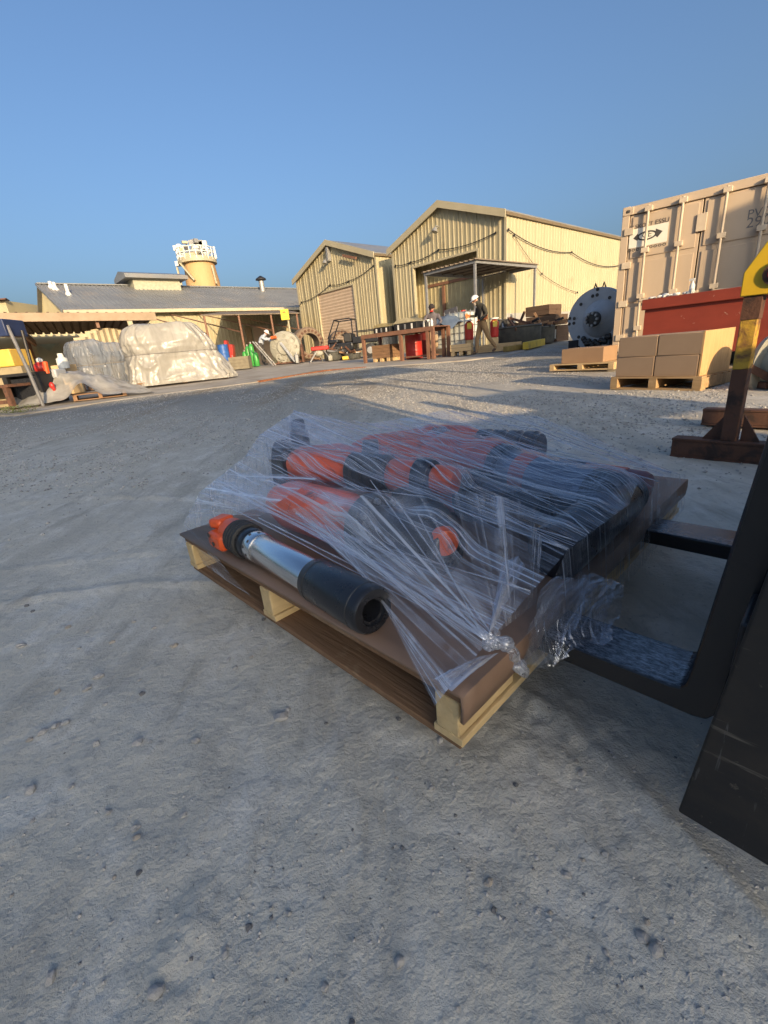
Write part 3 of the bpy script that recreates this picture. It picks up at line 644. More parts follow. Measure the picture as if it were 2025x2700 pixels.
for i in range(nk):
    x = xa + (xb - xa) * i / nk; x2 = min(xb, x + (zb - za)); m.bar((x, -6.26, za), (x2, -6.26, za + (x2 - x)), .02, .03)
    x3 = xa + (xb - xa) * (i + 1) / nk; x4 = max(xa, x3 - (zb - za)); m.bar((x3, -6.25, za), (x4, -6.25, za + (x3 - x4)), .02, .03)
tag(m.build('lattice', TRIM, bw), kind='stuff')
# dark blue tank beside the canopy at the frame edge, and a brown-roofed hut further off
p = at_d(*c1(40, 1040), 12.5)
# far hut
h0 = at_d(*c1(0, 900), 44); h1 = at_d(*c1(140, 890), 44); ht = at_d(*c1(0, 715), 44)
hu = thing(WF, (h1.x - 3, h1.y, .5), 'distant_hut', 'distant cream hut with a brown roof at the far left edge', 'hut')
m = MB(); m.box(h1.x - 6, h1.x - .3, h1.y, h1.y + 5, .4, h0.z + .9); m.build('wall', CREAM, hu)
m = MB(); m.prism([(h1.x - 6.3, h1.y - .5, h0.z + .9), (h1.x + .1, h1.y - .5, h0.z + .9), (h1.x - 1.6, h1.y + 2.2, ht.z), (h1.x - 6.3, h1.y + 2.2, ht.z)], (0, .15, .1)); m.build('roof', BRTAB, hu)
# ------------------------------------------------------------------ silo tower with platform
D = 62.0
tb = at_d(430, 620, D); tt = at_d(427, 562, D); c_l = at_d(398, 600, D); c_r = at_d(478, 612, D)
tx, ty = (c_l.x + c_r.x) / 2, tb.y; tr = (c_r.x - c_l.x) / 2 * .95
zp = at_d(430, 566, D).z; pl = at_d(384, 575, D); pr_ = at_d(473, 570, D); prad = (pr_.x - pl.x) / 2 * .98; pxc = (pr_.x + pl.x) / 2
tower = thing(WF, (tx, ty, .5), 'silo_tower', 'round rust-stained silo tower with a railed platform and antennas', 'tower')
m = MB(); m.lathe((tx, ty, .5), (0, 0, 1), [(0, tr * 1.08), (tb.z - .5 + .6, tr * 1.05), (tb.z + .7, tr), (zp - .5, tr * .93)], 32); m.build('drum', mat('rust_stained_drum', (.48, .33, .16), .8, 0, (.38, .20, .08), .3, (1, 1, .3), dirt=(.52, .46, .32), dscale=.35, dlo=.58, dhi=.72), tower)
m = MB(); m.cyl((pxc, ty, zp - .25), (pxc, ty, zp + .25), prad, n=32); m.build('platform', TRIM, tower)
top = at_d(430, 545, D).z
for hz_ in (.5, 1.0): 
    m = MB(); m.tube([(pxc + prad * .98 * math.cos(q), ty + prad * .98 * math.sin(q), zp + .25 + (top - zp) * hz_) for q in np.linspace(0, 2 * PI, 25)[:-1]], .06, 5, closed=True); m.build('handrail', WHITEP, tower)
for q in np.linspace(0, 2 * PI, 21)[:-1]:
    m = MB(); x, y = pxc + prad * .98 * math.cos(q), ty + prad * .98 * math.sin(q); m.cyl((x, y, zp), (x, y, top + .25), .06, n=5); m.build('baluster', WHITEP, tower)
for (a, b) in ((388, 398), (470, 480)):
    m = MB(); p0 = at_d(a, 580, D); p1 = at_d(b, 618, D); m.bar((p0.x, ty - prad * .6, p0.z), (p1.x, ty - prad * .6, p1.z), .18, .18); m.build('brace', TRIM, tower)
m = MB(); p0 = at_d(403, 575, D); p1 = at_d(436, 612, D); m.bar((p0.x, ty - tr - .25, p0.z), (p1.x, ty - tr - .25, p1.z), .5, .15); m.build('stair', TRIM, tower)
m = MB(); p0 = at_d(424, 566, D); m.box(p0.x - .8, p0.x + .6, ty - .8, ty + .8, zp, top - .1); m.build('plant_box', TRIM, tower)
for k in range(9):
    m = MB(); xk = p0.x + random.uniform(-1.3, 1.3); zk = top + random.uniform(-.2, 1.3); m.cbox((xk, ty + random.uniform(-.6, .6), zk), (random.uniform(.25, .7), .3, random.uniform(.2, .6)), rz=random.uniform(0, 1)); m.build('equipment_box', random.choice((GALV, DARKST, WHITEP, TRIM)), tower)
    m = MB(); m.cyl((xk, ty, zp), (xk, ty, zk), .07, n=6); m.build('equipment_post', GALV, tower)
for (x0_, y0_, x1_, y1_, r) in ((384, 572, 378, 527, .13), (472, 562, 466, 536, .12), (443, 548, 440, 522, .13), (430, 550, 430, 520, .14), (414, 548, 416, 518, .16)):
    p0 = at_d(x0_, y0_, D); p1 = at_d(x1_, y1_, D); m = MB(); m.cyl((p0.x, ty, p0.z), (p1.x, ty, p1.z), r, n=6)
    if r > .12: m.cbox((p1.x, ty, p1.z - .3), (.9, .3, .5)); m.cbox((p1.x + .3, ty, p1.z - 1.1), (.8, .5, .4)); m.cbox((p1.x - .3, ty, p1.z - 1.9), (.6, .5, .5))
    m.build('antenna', WHITEP if r < .14 else GALV, tower)
for q in ((383, 535), (425, 540), (448, 545)):
    p0 = at_d(*q, D); m = MB(); m.ell((p0.x, ty, p0.z), (.5, .25, .5), 10, 6); m.build('dish', WHITEP, tower)
# ------------------------------------------------------------------ shipping container
kb = at_d(*c5(400, 1640), 10.35); tl = at_d(*c5(485, 455), 10.35)
KZ = kb.z - .02; KH = tl.z - KZ
KC = Frame((kb.x, kb.y, 0), R(-40.5))
print('container', kb, KH)
ct = thing(KC, (0, 0, KZ), 'shipping_container', 'tan shipping container with its locked doors facing the yard', 'container')
CW = 2.44
m = MB()
m.box(0, .12, 0, .12, KZ, KZ + KH); m.box(CW - .12, CW, 0, .12, KZ, KZ + KH); m.box(.12, CW - .12, .0, .12, KZ + KH - .14, KZ + KH - .01); m.box(.12, CW - .12, 0, .12, KZ, KZ + .16)
m.build('corner_frame', TAN, ct, bevel=.008)
m = MB()
for sx in (0, 1):
    pass
m.box(.002, .04, .12, 6.05, KZ + .01, KZ + KH - .02); m.box(CW - .04, CW - .002, .12, 6.05, KZ + .01, KZ + KH - .02); m.box(.04, CW - .04, 6.0, 6.05, KZ + .01, KZ + KH - .02); m.box(.0, CW, .121, 6.05, KZ + KH - .02, KZ + KH + .01)
m.build('body', TAN, ct)
for x in (.09, CW - .09):
    for z in (KZ + .02, KZ + KH - .14):
        m = MB(); m.box(x - .09, x + .09, -.012, .16, z, z + .125); o = m.build('corner_casting', TAN, ct, bevel=.01)
        m = MB(); m.ell((x, -.013, z + .06), (.038, .006, .028), 12, 6); m.build('casting_hole', INK, o)
for k, (xa, xb) in enumerate(((.13, CW / 2 - .01), (CW / 2 + .01, CW - .13))):
    m = MB(); m.box(xa, xb, .03, .075, KZ + .17, KZ + KH - .15)
    z0_, z1_ = KZ + .17, KZ + KH - .15; hh = (z1_ - z0_) / 3
    for q in range(3):   # raised panel fields between pressed grooves
        m.box(xa + .045, xb - .045, .012, .032, z0_ + q * hh + .05, z0_ + (q + 1) * hh - .03)
    dr = m.build('door', TAN, ct, bevel=.006)
    for f in (.27, .74):
        x = xa + (xb - xa) * f
        m = MB(); m.cyl((x, -.055, KZ + .10), (x, -.055, KZ + KH - .06), .021, n=10); m.build('lock_rod', TANL, dr)
        for z in (KZ + .09, KZ + .5, KZ + 1.05, KZ + KH - .75, KZ + KH - .11): m = MB(); m.box(x - .06, x + .06, -.075, .014, z - .04, z + .04); m.build('rod_bracket', TANL, dr, bevel=.006)
        m = MB(); zz = KZ + .98; sg_ = 1 if f < .5 else -1
        m.bar((x, -.085, zz), (x + sg_ * .38, -.095, zz - .02), .02, .045); m.build('lock_handle', TANL, dr)
    hx = xa - .0 if k == 0 else xb
    for z in (KZ + .35, KZ + .95, KZ + 1.6, KZ + KH - .40):
        m = MB(); m.box(hx - .075, hx + .075, -.025, .03, z - .055, z + .055); m.build('hinge', TANL, dr, bevel=.005)
m = MB(); m.box(CW / 2 - .07, CW / 2 + .07, -.02, .012, KZ + KH - .62, KZ + KH - .36); m.build('lock_box', TANL, ct, bevel=.006)
m = MB(); m.box(CW / 2 - .05, CW / 2 + .09, -.03, .012, KZ + .72, KZ + 1.02); m.build('lock_box', TANL, ct, bevel=.006)
nY = KC.m @ Vector((0, 1, 0))
def cpt(px, py): return KC.l(at_plane(px, py, KC.w((0, .008, 0)), nY))
# decal: white card with a black dart emblem and lettering, dotted chain under it
p_tl, p_br = cpt(*c5(553, 620)), cpt(*c5(845, 730)); p_bl = cpt(*c5(540, 795))
x0d, x1d, z1d, z0d = p_tl.x, p_br.x, p_tl.z - .02, p_bl.z + .03
W = x1d - x0d
m = MB(); m.box(x0d, x1d, .006, .0115, z0d, z1d); de = m.build('decal', WHITEST, ct)
def put_text(body, size, x, z, w, parent, m_, y=.0045, name='lettering'):
    vs, fs = text_mesh(body, size); vs = np.array(vs); k = w / (vs[:, 0].max() - vs[:, 0].min())
    mb = MB(); mb.add([(x + (a - vs[:, 0].min()) * k, y, z + b * k) for a, b, _ in vs], fs); return mb.build(name, m_, parent, smooth=0)
put_text('ELSKOTT', .1, x0d + .0, z1d + .005, W * .60, de, INK); put_text('ESSU', .1, x0d + W * .66, z1d + .005, W * .34, de, INK)
m = MB(); zc_ = (z0d + z1d) / 2 + .01; xc_ = (x0d + x1d) / 2 - .02; H_ = (z1d - z0d)
def flat(mb, pts, y=.0045): mb.add([(x, y, z) for x, z in pts], [tuple(range(len(pts)))])
ring_o = [(xc_ + W * .26 * math.cos(q), zc_ + H_ * .25 * math.sin(q)) for q in np.linspace(0, 2 * PI, 33)[:-1]]
ring_i = [(xc_ + W * .21 * math.cos(q), zc_ + H_ * .17 * math.sin(q)) for q in np.linspace(0, 2 * PI, 33)[:-1]]
k0_ = len(m.v); m.add([(x, .0045, z) for x, z in ring_o + ring_i], [(i, (i + 1) % 32, 32 + (i + 1) % 32, 32 + i) for i in range(32)])
flat(m, [(xc_ - W * .36, zc_ - H_ * .02), (xc_ - W * .24, zc_ + H_ * .20), (xc_ - W * .20, zc_), (xc_ - W * .24, zc_ - H_ * .20)], .0042)
flat(m, [(xc_ + W * .22, zc_ + H_ * .26), (xc_ + W * .40, zc_ + H_ * .06), (xc_ + W * .28, zc_ - H_ * .22), (xc_ + W * .22, zc_ - H_ * .1)], .0042)
m.build('emblem', INK, de, smooth=0)
put_text('CE', .1, xc_ - W * .12, zc_ - H_ * .09, W * .24, de, INK)
m = MB(); nq = 9
for i in range(nq):
    x = x0d - .02 + (W + .02) * (i + .5) / nq; a = W / nq * .45
    pts = [(x + a * math.cos(q), z0d - .035 + .022 * math.sin(q)) for q in np.linspace(0, 2 * PI, 13)[:-1]]; pin = [(x + a * .6 * math.cos(q), z0d - .035 + .010 * math.sin(q)) for q in np.linspace(0, 2 * PI, 13)[:-1]]
    m.add([(x_, .0098, z_) for x_, z_ in pts + pin], [(k, (k + 1) % 12, 12 + (k + 1) % 12, 12 + k) for k in range(12)])
m.build('chain_strip', INK, de, smooth=0)
p = cpt(*c5(1495, 535)); put_text('PVCU', .12, p.x, p.z, .40, ct, INKG, y=.0095)
p = cpt(*c5(1480, 615)); put_text('29024', .12, p.x, p.z, .50, ct, INKG, y=.0095)
# ------------------------------------------------------------------ pallets and cartons
def pallet(fr, x, y, z, w, d, name_label, group='timber pallets on the gravel', h=.13, wx=WOODL, nd=7):
    t = thing(fr, (x, y, z), 'timber_pallet', name_label, 'pallet', group)
    for f in (0.04, .5, .96):
        m = MB(); m.box(x - w / 2, x + w / 2, y - d / 2 + d * f - .04, y - d / 2 + d * f + .04, z + .018, z + h - .018) if False else m.box(x - w / 2 + w * f - .04, x - w / 2 + w * f + .04, y - d / 2, y + d / 2, z + .018, z + h - .018)
        m.build('stringer', wx, t, bevel=.003)
    for i in range(nd):
        yy = y - d / 2 + .05 + (d - .1) * i / (nd - 1); m = MB(); m.box(x - w / 2, x + w / 2, yy - .048, yy + .048, z + h - .018, z + h); m.build('deck_board', wx, t, bevel=.002)
    for i in range(3):
        yy = y - d / 2 + .05 + (d - .1) * i / 2; m = MB(); m.box(x - w / 2, x + w / 2, yy - .05, yy + .05, z, z + .018); m.build('bottom_board', wx, t)
    return t
pb = on_g(1318, 838); pe = on_g(1512, 843)
BF = Frame((pb.x, pb.y, 0), math.atan2(pe.y - pb.y, pe.x - pb.x)); print('boxes', pb, pe, (pe - pb).length)
bl = (pe - pb).length; bz = min(pb.z, pe.z) + .005; bd = .95
pallet(BF, bl / 2, bd / 2, bz, bl, bd, 'timber pallet under four stacked brown cartons', wx=wood('carton_pallet_wood', (.50, .34, .18), (.36, .23, .11), 0))
bt = bz + .13; top = at_d(1340, 731, math.hypot(pb.x, pb.y) + .03).z; ch = (top - bt) / 2; w2 = (bl - .10) / 2
for lv in (0, 1):
    for k in (0, 1):
        x = .03 + k * (w2 + .008) + (.012 if lv else 0); b = (x, .03, bt + lv * (ch + .003))
        t = thing(BF, b, 'carton', ('lower' if lv == 0 else 'upper') + ' ' + ('left' if k == 0 else 'right') + ' brown carton of the four stacked beside the red box', 'carton', 'brown cartons stacked on a pallet')
        m = MB(); m.box(x, x + w2, .03, .60, b[2], b[2] + ch); m.build('carton_body', CARDL, t, bevel=.006)
m = MB(); m.box(bl - .055, bl - .035, .03, .62, bt, bt + 2 * ch + .01); solo(BF, (bl - .05, .3, bt), 'plywood_panel', m, WOODP, 'sunlit plywood panel closing the right end of the carton stack', 'panel', bevel=.003)
# single carton
q0 = on_g(1210, 803); q1 = on_g(1290, 803)
OF = Frame((q0.x, q0.y, 0), math.atan2(q1.y - q0.y, q1.x - q0.x) + R(8)); ol = (q1 - q0).length * 1.02; oz = q0.z + .02
m_p = pallet(OF, ol / 2 + .02, .42, oz, ol + .35, .95, 'low timber pallet under the single long carton', h=.10)
ot = at_d(1250, 752, math.hypot(q0.x, q0.y)).z
t = thing(OF, (0, 0, oz + .10), 'carton', 'single long brown carton on a low pallet before the round grey casting', 'carton')
m = MB(); m.box(.0, ol, .02, .45, oz + .10, ot); m.build('carton_body', CARD, t, bevel=.006)
m = MB(); m.box(.01, ol - .01, .20, .26, ot + .0005, ot + .002); m.build('tape', TAPE, t)
# ------------------------------------------------------------------ round grey casting (mill end)
dc = at_d(1284, 690, 13.8); DF = Frame((dc.x, dc.y, 0), R(-52)); rad_ = (at_d(1284, 690, 13.8) - at_d(1284, 621, 13.8)).length
print('disc r', rad_)
dk = thing(DF, (0, 0, g1(dc.x, dc.y)), 'round_casting', 'large round grey steel mill head standing upright left of the container', 'mill head')
m = MB(); m.lathe((0, .30, dc.z), (0, -1, 0), [(0, rad_ * .97), (.04, rad_), (.22, rad_), (.26, rad_ * .985)], 56); m.build('disc', GREYM, dk)
m = MB(); m.lathe((.12, .04, dc.z), (0, -1, 0), [(0, rad_ * .60), (.05, rad_ * .56), (.10, rad_ * .50), (.22, rad_ * .30), (.30, rad_ * .26)], 40); m.build('hub', GREYM, dk)
m = MB(); m.lathe((.12, -.26, dc.z), (0, -1, 0), [(0, rad_ * .24), (.10, rad_ * .235), (.12, rad_ * .17)], 28); m.build('shaft_end', GREASE, dk)
for k in range(9):
    q = 2 * PI * k / 9; m = MB(); m.cyl((.12 + rad_ * .19 * math.cos(q), -.38, dc.z + rad_ * .19 * math.sin(q)), (.12 + rad_ * .19 * math.cos(q), -.44, dc.z + rad_ * .19 * math.sin(q)), .035, n=6); m.build('shaft_bolt', GALV, dk)
for q in (.3, .95, 1.55, 1.75, 2.35, 3.0, 3.2, 3.9, 4.25, 5.5):
    for f in ((.76,) if q not in (1.55, 3.0, 3.2) else (.76, .93)):
        x, z = rad_ * f * math.cos(q), dc.z + rad_ * f * math.sin(q); m = MB(); m.cyl((x, .05, z), (x, .028, z), .042, n=12); m.build('bolt_hole', GREASE, dk)
m = MB()
for k in range(14):
    q = R(235) + R(75) * k / 13; m.ell((.05 + rad_ * .72 * math.cos(q), .0, dc.z + rad_ * (.72 + .06 * (k % 3)) * math.sin(q)), (.075, .06, .07), 8, 6)
m.build('gear_teeth', GREASE, dk)
m = MB(); gz_ = g1(dc.x, dc.y); m.box(-rad_ * .8, rad_ * .8, -.12, .55, gz_ - .02, dc.z - rad_ * .90); m.box(-rad_ * .9, -rad_ * .55, .0, .4, gz_, dc.z - rad_ * .62); m.box(rad_ * .55, rad_ * .9, .0, .4, gz_, dc.z - rad_ * .62); m.build('cradle', DARKST, dk)
for x in (-.08, .14):
    m = MB(); m.tube([(x - .03, .1, dc.z + rad_ * .97), (x, .1, dc.z + rad_ + .10), (x + .05, .1, dc.z + rad_ * .97)], .02, 6); m.build('lifting_eye', DARKST, dk)
# ------------------------------------------------------------------ red steel box beside the container
r0 = at_d(1383, 770, 7.6); r1 = at_d(1625, 760, 7.25); rtop = at_d(1385, 664, 7.6).z
RF = Frame((r0.x, r0.y, 0), math.atan2(r1.y - r0.y, r1.x - r0.x)); RL = (r1 - r0).length + .5; rg = g1(r0.x, r0.y)
print('redbox', r0, r1, rtop, RL)
rb = thing(RF, (0, 0, rg), 'red_steel_bin', 'red oxide painted steel bin with a flanged rim before the container', 'bin')
rh = rtop + .09
m = MB()
for (xa, xb, ya, yb) in ((0, RL, 0, .03), (0, RL, 1.17, 1.2), (0, .03, .03, 1.17), (RL - .03, RL, .03, 1.17)): m.box(xa, xb, ya, yb, rg + .16, rh)
m.box(.03, RL - .03, .03, 1.17, rg + .16, rg + .19); m.build('bin_walls', REDST, rb)
m = MB()
m.box(-.03, RL + .03, -.05, .0, rh - .13, rh); m.box(-.03, RL + .03, 1.2, 1.25, rh - .13, rh); m.box(-.05, .0, .0, 1.2, rh - .13, rh); m.build('rim_flange', REDST, rb, bevel=.006)
for x in (.1, RL * .5, RL - .2):
    m = MB(); m.box(x, x + .1, -.02, 1.22, rg, rg + .16); m.build('skid', DARKST, rb)
m = MB()
for q in range(7):
    c = Vector((.08 + .075 * q + random.uniform(-.02, .02), -.01 + random.uniform(-.02, .02), rh + .012)); k = len(m.v); rr_ = (random.uniform(.035, .055), random.uniform(.025, .04), random.uniform(.015, .038)); m.ell(c, rr_, 12, 8)
    for i in range(k, len(m.v)):
        p = Vector(m.v[i]); m.v[i] = tuple(c + (p - c) * (1 + .7 * mnoise.noise(p * 22 + Vector((q, 0, 0)))))
solo(RF, (.3, 0, rh), 'rag_heap', m, WHITEP, 'white rags heaped along the left rim of the red bin', 'rags')
t = thing(RF, (.52, .05, rh), 'spray_bottle', 'small white spray bottle standing on the red bin rim', 'bottle')
m = MB(); m.lathe((.52, .05, rh), (0, 0, 1), [(0, .03), (.10, .03), (.13, .014), (.15, .014)], 12); m.build('bottle_body', WHITEP, t)
m = MB(); m.cbox((.51, .05, rh + .165), (.06, .02, .026)); m.build('trigger_head', WHITEP, t)
# ------------------------------------------------------------------ rusty stand on I-beams with the yellow-topped post
b0 = on_g(1447, 976); b1 = on_g(1590, 990)
IF = Frame((b0.x, b0.y, 0), math.atan2(b1.y - b0.y, b1.x - b0.x)); iz = min(b0.z, gh(b1.x, b1.y)) - .005
ih = (at_d(1450, 940, math.hypot(b0.x, b0.y)).z - iz) * .88
print('ibeam', b0, b1, ih)
bk = IF.l(on_g(1513, 915))
st = thing(IF, (0, 0, iz), 'steel_stand', 'rusty steel stand of I-beam feet with a yellow topped post', 'stand')
for x, y in ((0, 0), (bk.x, bk.y)):
    m = MB(); L_ = 1.5; fw = .085; zz = iz if y == 0 else g1(*IF.w((x, y, 0))[:2]) - .01
    m.box(x, x + L_, y, y + fw, zz, zz + .014); m.box(x, x + L_, y, y + fw, zz + ih - .014, zz + ih); m.box(x + .0, x + L_ * .62, y + fw / 2 - .006, y + fw / 2 + .006, zz + .014, zz + ih - .014); m.box(x + .002, x + L_ * .36, y + .003, y + .02, zz + .014, zz + ih - .014)
    m.build('beam_foot', RUSTB, st, bevel=.003)
m = MB(); m.box(.62, .70, .08, bk.y + .02, iz + ih - .06, iz + ih - .001); m.box(.95, 1.03, .08, bk.y + .02, iz + ih - .06, iz + ih - .001); m.build('cross_member', RUSTB, st)
pp = IF.l(at_d(1577, 945, math.hypot(b0.x, b0.y) - .02)); px_ = pp.x; py_ = .045
ptop = at_d(1648, 560, IF.w((px_, py_, 0)).xy.length).z; print('post', pp, ptop)
ytop = at_d(1640, 575, IF.w((px_, py_, 0)).xy.length).z; yb_ = at_d(1620, 640, IF.w((px_, py_, 0)).xy.length).z
zm_ = iz + ih + (yb_ - iz - ih) * .52
m = MB(); m.box(px_ - .035, px_ + .030, py_ - .033, py_ + .033, iz + ih, zm_); m.build('lower_post', RUSTB, st, bevel=.004)  # rusty lower shaft; its dark colour also stands for the shadow there
m = MB(); m.box(px_ - .035, px_ + .030, py_ - .033, py_ + .033, zm_, yb_ - .1); m.build('post', YELLOWR, st, bevel=.004)
m = MB(); m.box(px_ - .037, px_ + .032, py_ - .035, py_ + .035, yb_ - .1, yb_); m.build('post_band', RUSTB, st)
m = MB(); m.prism([(px_ - .05, py_ - .045, yb_), (px_ + .12, py_ - .045, yb_), (px_ + .12, py_ - .045, ytop + .1), (px_ + .02, py_ - .045, ytop + .1), (px_ - .05, py_ - .045, ytop - .02)], (0, .09, 0)); m.build('head_plate', mat('bright_yellow_paint', (.80, .52, .02), .5, 0, (.7, .43, .02), 8), st, bevel=.004)
m = MB(); m.cyl((px_ + .07, py_ - .062, (ytop + yb_) / 2 + .02), (px_ + .07, py_ + .062, (ytop + yb_) / 2 + .02), .03, n=14); m.build('pivot_pin', REDP, st)
m = MB(); m.lathe((px_ + .07, py_ - .055, (ytop + yb_) / 2 + .02), (0, 1, 0), [(0, .05), (.008, .05)], 16); m.build('pin_collar', RUSTB, st)
for sg_ in (-1, 1):
    m = MB(); m.prism([(px_ + sg_ * .037 + .005, py_ - .006, iz + ih), (px_ + sg_ * .12, py_ - .006, iz + ih), (px_ + sg_ * .037 + .005, py_ - .006, iz + ih + .13)], (0, .012, 0)); m.build('gusset', RUSTB, st)
# drum-like machine behind the stand at the right edge
wp = at_d(1668, 790, 5.4); wg = g1(wp.x, wp.y)
wt = thing(WF, (wp.x, wp.y, wg), 'winch_drum', 'dusty grey winch drum on a rusty frame at the right edge', 'winch')
m = MB(); m.lathe((wp.x - .02, wp.y, wp.z), (.3, -1, 0), [(0, .28), (.05, .30), (.06, .22), (.30, .22), (.31, .30), (.36, .28)], 24); m.build('drum', GREYL, wt)
for k in range(8):
    q = k * PI / 4; m = MB(); c = Vector((wp.x + .09, wp.y - .345, wp.z)); u_ = Vector((1, .3, 0)).normalized(); c = c + u_ * .17 * math.cos(q) + Vector((0, 0, .17 * math.sin(q))); m.ell(c, (.03, .03, .03), 8, 6); m.build('flange_bolt', GREASE, wt)
m = MB(); m.bar((wp.x - .30, wp.y - .1, wp.z + .02), (wp.x - .05, wp.y - .25, wg), .06, .06); m.bar((wp.x + .35, wp.y, wp.z), (wp.x + .1, wp.y - .2, wg), .06, .06); m.box(wp.x - .2, wp.x + .3, wp.y - .2, wp.y + .2, wg, wg + .05); m.build('frame', RUSTB, wt)
# ------------------------------------------------------------------ wrapped loads
def wrapped(fr, x, y, z, w, d, h, seed, m_, label, group, taper=.62, flare=1.06, lift=.10, lean=0., straps=(.52,), nr=160, nz=60, wk=1.0):
    t = thing(fr, (x, y, z), 'wrapped_load', label, 'wrapped load', group)
    rows = []
    for j in range(nz + 1):
        f = j / nz
        if f < .62: sc = flare + (.98 - flare) * min(1, f / .5); zz = f / .62 * h * .66
        else:
            q = (f - .62) / .38; sc = 1 - (1 - taper) * (q ** 1.6); zz = h * .66 + h * .34 * math.sin(q * PI / 2)
            if f > .965: sc *= max(0.02, 1 - (f - .965) / .035)
        row = []
        for i in range(nr):
            a = 2 * PI * i / nr; ca, sa = math.cos(a), math.sin(a); e = 2 / 3.6
            bx = abs(ca) ** e * math.copysign(1, ca); by = abs(sa) ** e * math.copysign(1, sa)
            p = Vector((bx * w / 2 * sc, by * d / 2 * sc, zz))
            wr = mnoise.noise(Vector((ca * 2.2 + seed, sa * 2.2, zz * .9))) * .16 + mnoise.noise(Vector((ca * 8 + seed, sa * 8, zz * 2.2))) * .06 + mnoise.noise(Vector((ca * 15 + seed, sa * 15, zz * 5))) * .03
            fold = abs(mnoise.noise(Vector((ca * 2.2 + seed * 2, sa * 2.2 + zz * .8, zz * .35)))) ; wr += (.06 - fold * .22) * .7
            rg_ = 1 - abs(mnoise.noise(Vector((ca * 2.6 + seed, sa * 2.6 + zz * .5, zz * .9 + seed)))) * 2; wr += .10 * max(0, rg_) ** 5
            rg_ = 1 - abs(mnoise.noise(Vector((ca * 6 + seed, sa * 6 - zz * .8, zz * 1.8)))) * 2; wr += .05 * max(0, rg_) ** 4
            wr *= wk
            for sf in straps: wr -= .05 * math.exp(-((zz / h - sf) / .03) ** 2)
            if p.x > 0: p.x *= 1 - lean * (zz / h) ** 1.3 + lean * .25 * (1 - zz / h) ** 3
            p.x *= 1 + wr / w * 1.3; p.y *= 1 + wr / d * 1.3
            p.z += mnoise.noise(Vector((ca * 2 + seed, sa * 2, 7))) * .05 * h * (f > .5)
            if j == 0: p.z += lift + .10 * mnoise.noise(Vector((ca * 3, sa * 3, seed))) + .08 * max(0, mnoise.noise(Vector((ca * 1.7, sa * 1.7, seed + 4))))
            row.append((x + p.x, y + p.y, z + p.z))
        row.append(row[0]); rows.append(row)
    mb = MB(); mb.grid(rows); mb.build('sheeting', m_, t, smooth=70)
    for sf in straps:
        jz = min(range(nz + 1), key=lambda j: abs(np.mean([p[2] for p in rows[j]]) - z - h * sf))
        mb = MB(); mb.tube([(x + (p[0] - x) * 1.006, y + (p[1] - y) * 1.006, z + h * sf) for p in rows[jz][:-1]], .016, 5, closed=True); mb.build('strap', mat('grey_strap', (.22, .21, .20), .7), t)
    mb = MB(); mb.box(x - w * .38, x + w * (.38 - lean * .45), y - d * .36, y + d * .36, z + .14, z + h * .72); mb.build('load_core', mat('dim_load', (.30, .27, .22), .9, 0, (.2, .18, .15), 2), t, bevel=.25)
    for i in range(5):
        yy = y - d * .44 + d * .88 * i / 4; mb = MB(); mb.box(x - w * .46, x + w * .46, yy - .06, yy + .06, z + .10, z + .135); mb.build('deck_board', WOODW, t)
    for i in range(3):
        xx = x - w * .43 + w * .86 * i / 2; mb = MB(); mb.box(xx - .06, xx + .06, y - d * .46, y + d * .46, z, z + .10); mb.build('stringer', WOODW, t)
    return t
def zc_at(p): return g1(p.x, p.y) + .035
a = at_d(272, 815, 15.5); b = at_d(508, 800, 15.9); ha = at_d(385, 699, 16.3).z
wz = zc_at(a); mid = (a + b) / 2; WFm = Frame((mid.x, mid.y, 0), math.atan2(b.y - a.y, b.x - a.x))
ww = (b - a).length; print('wrap', a, b, ww, ha - wz)
wrapped(WFm, 0, .75, wz, ww * .92, 1.7, ha - wz, 3.3, POLY, 'large machine load wrapped in milky plastic sheeting on brown pallets', 'plastic wrapped loads', taper=.66, lean=.42, flare=1.08)
a = at_d(165, 812, 17.6); b = at_d(268, 805, 18.2); ha = at_d(225, 732, 18.0).z; wz = zc_at(a)
mid = (a + b) / 2; W2 = Frame((mid.x, mid.y, 0), math.atan2(b.y - a.y, b.x - a.x)); ww = (b - a).length
wrapped(W2, -.05, .6, wz, ww * .62, 1.4, ha - wz, 8.1, POLYB, 'shaded bluish plastic wrapped load left of the large one', 'plastic wrapped loads', .74, 1.04, straps=(.5,), wk=.5)
wrapped(W2, ww * .36, .35, wz, ww * .5, 1.3, (ha - wz) * .93, 12.4, POLYB, 'narrow bluish wrapped load squeezed beside the large milky one', 'plastic wrapped loads', .74, 1.04, straps=(.55,), wk=.5)
# collapsed sheeting over low pallets
a = at_d(90, 868, 12.6); b = at_d(335, 860, 12.6); cz = g1(a.x, a.y) + .03
SFm = Frame((a.x, a.y, 0), math.atan2(b.y - a.y, b.x - a.x)); sw = (b - a).length; print('tarp', sw)
rows = []
for j in range(26):
    row = []; v = j / 25
    for i in range(90):
        u = i / 89; x = u * (sw + .6) - .6; y = v * 1.7 - .15
        hgt = .62 * (math.exp(-((u - .42) / .34) ** 2)) * (.35 + .65 * math.sin(min(1, v * 1.8) * PI / 2)) + .16 * math.exp(-((u - .75) / .15) ** 2)
        hgt += .13 * mnoise.noise(Vector((u * 7, v * 3, 2.2))) + .05 * mnoise.noise(Vector((u * 21, v * 7, 5)))
        ed = .06 * mnoise.noise(Vector((u * 8, 3, 1)))
        lift_ = .32 * math.exp(-((u - .50) / .09) ** 2) * (1 - v) ** 2
        row.append((x, y + ed * (1 - v), cz + max(.015 + .02 * abs(mnoise.noise(Vector((u * 15, v * 9, 0)))), hgt * (.25 + .75 * min(1, v * 2.2)) + lift_)))
    rows.append(row)
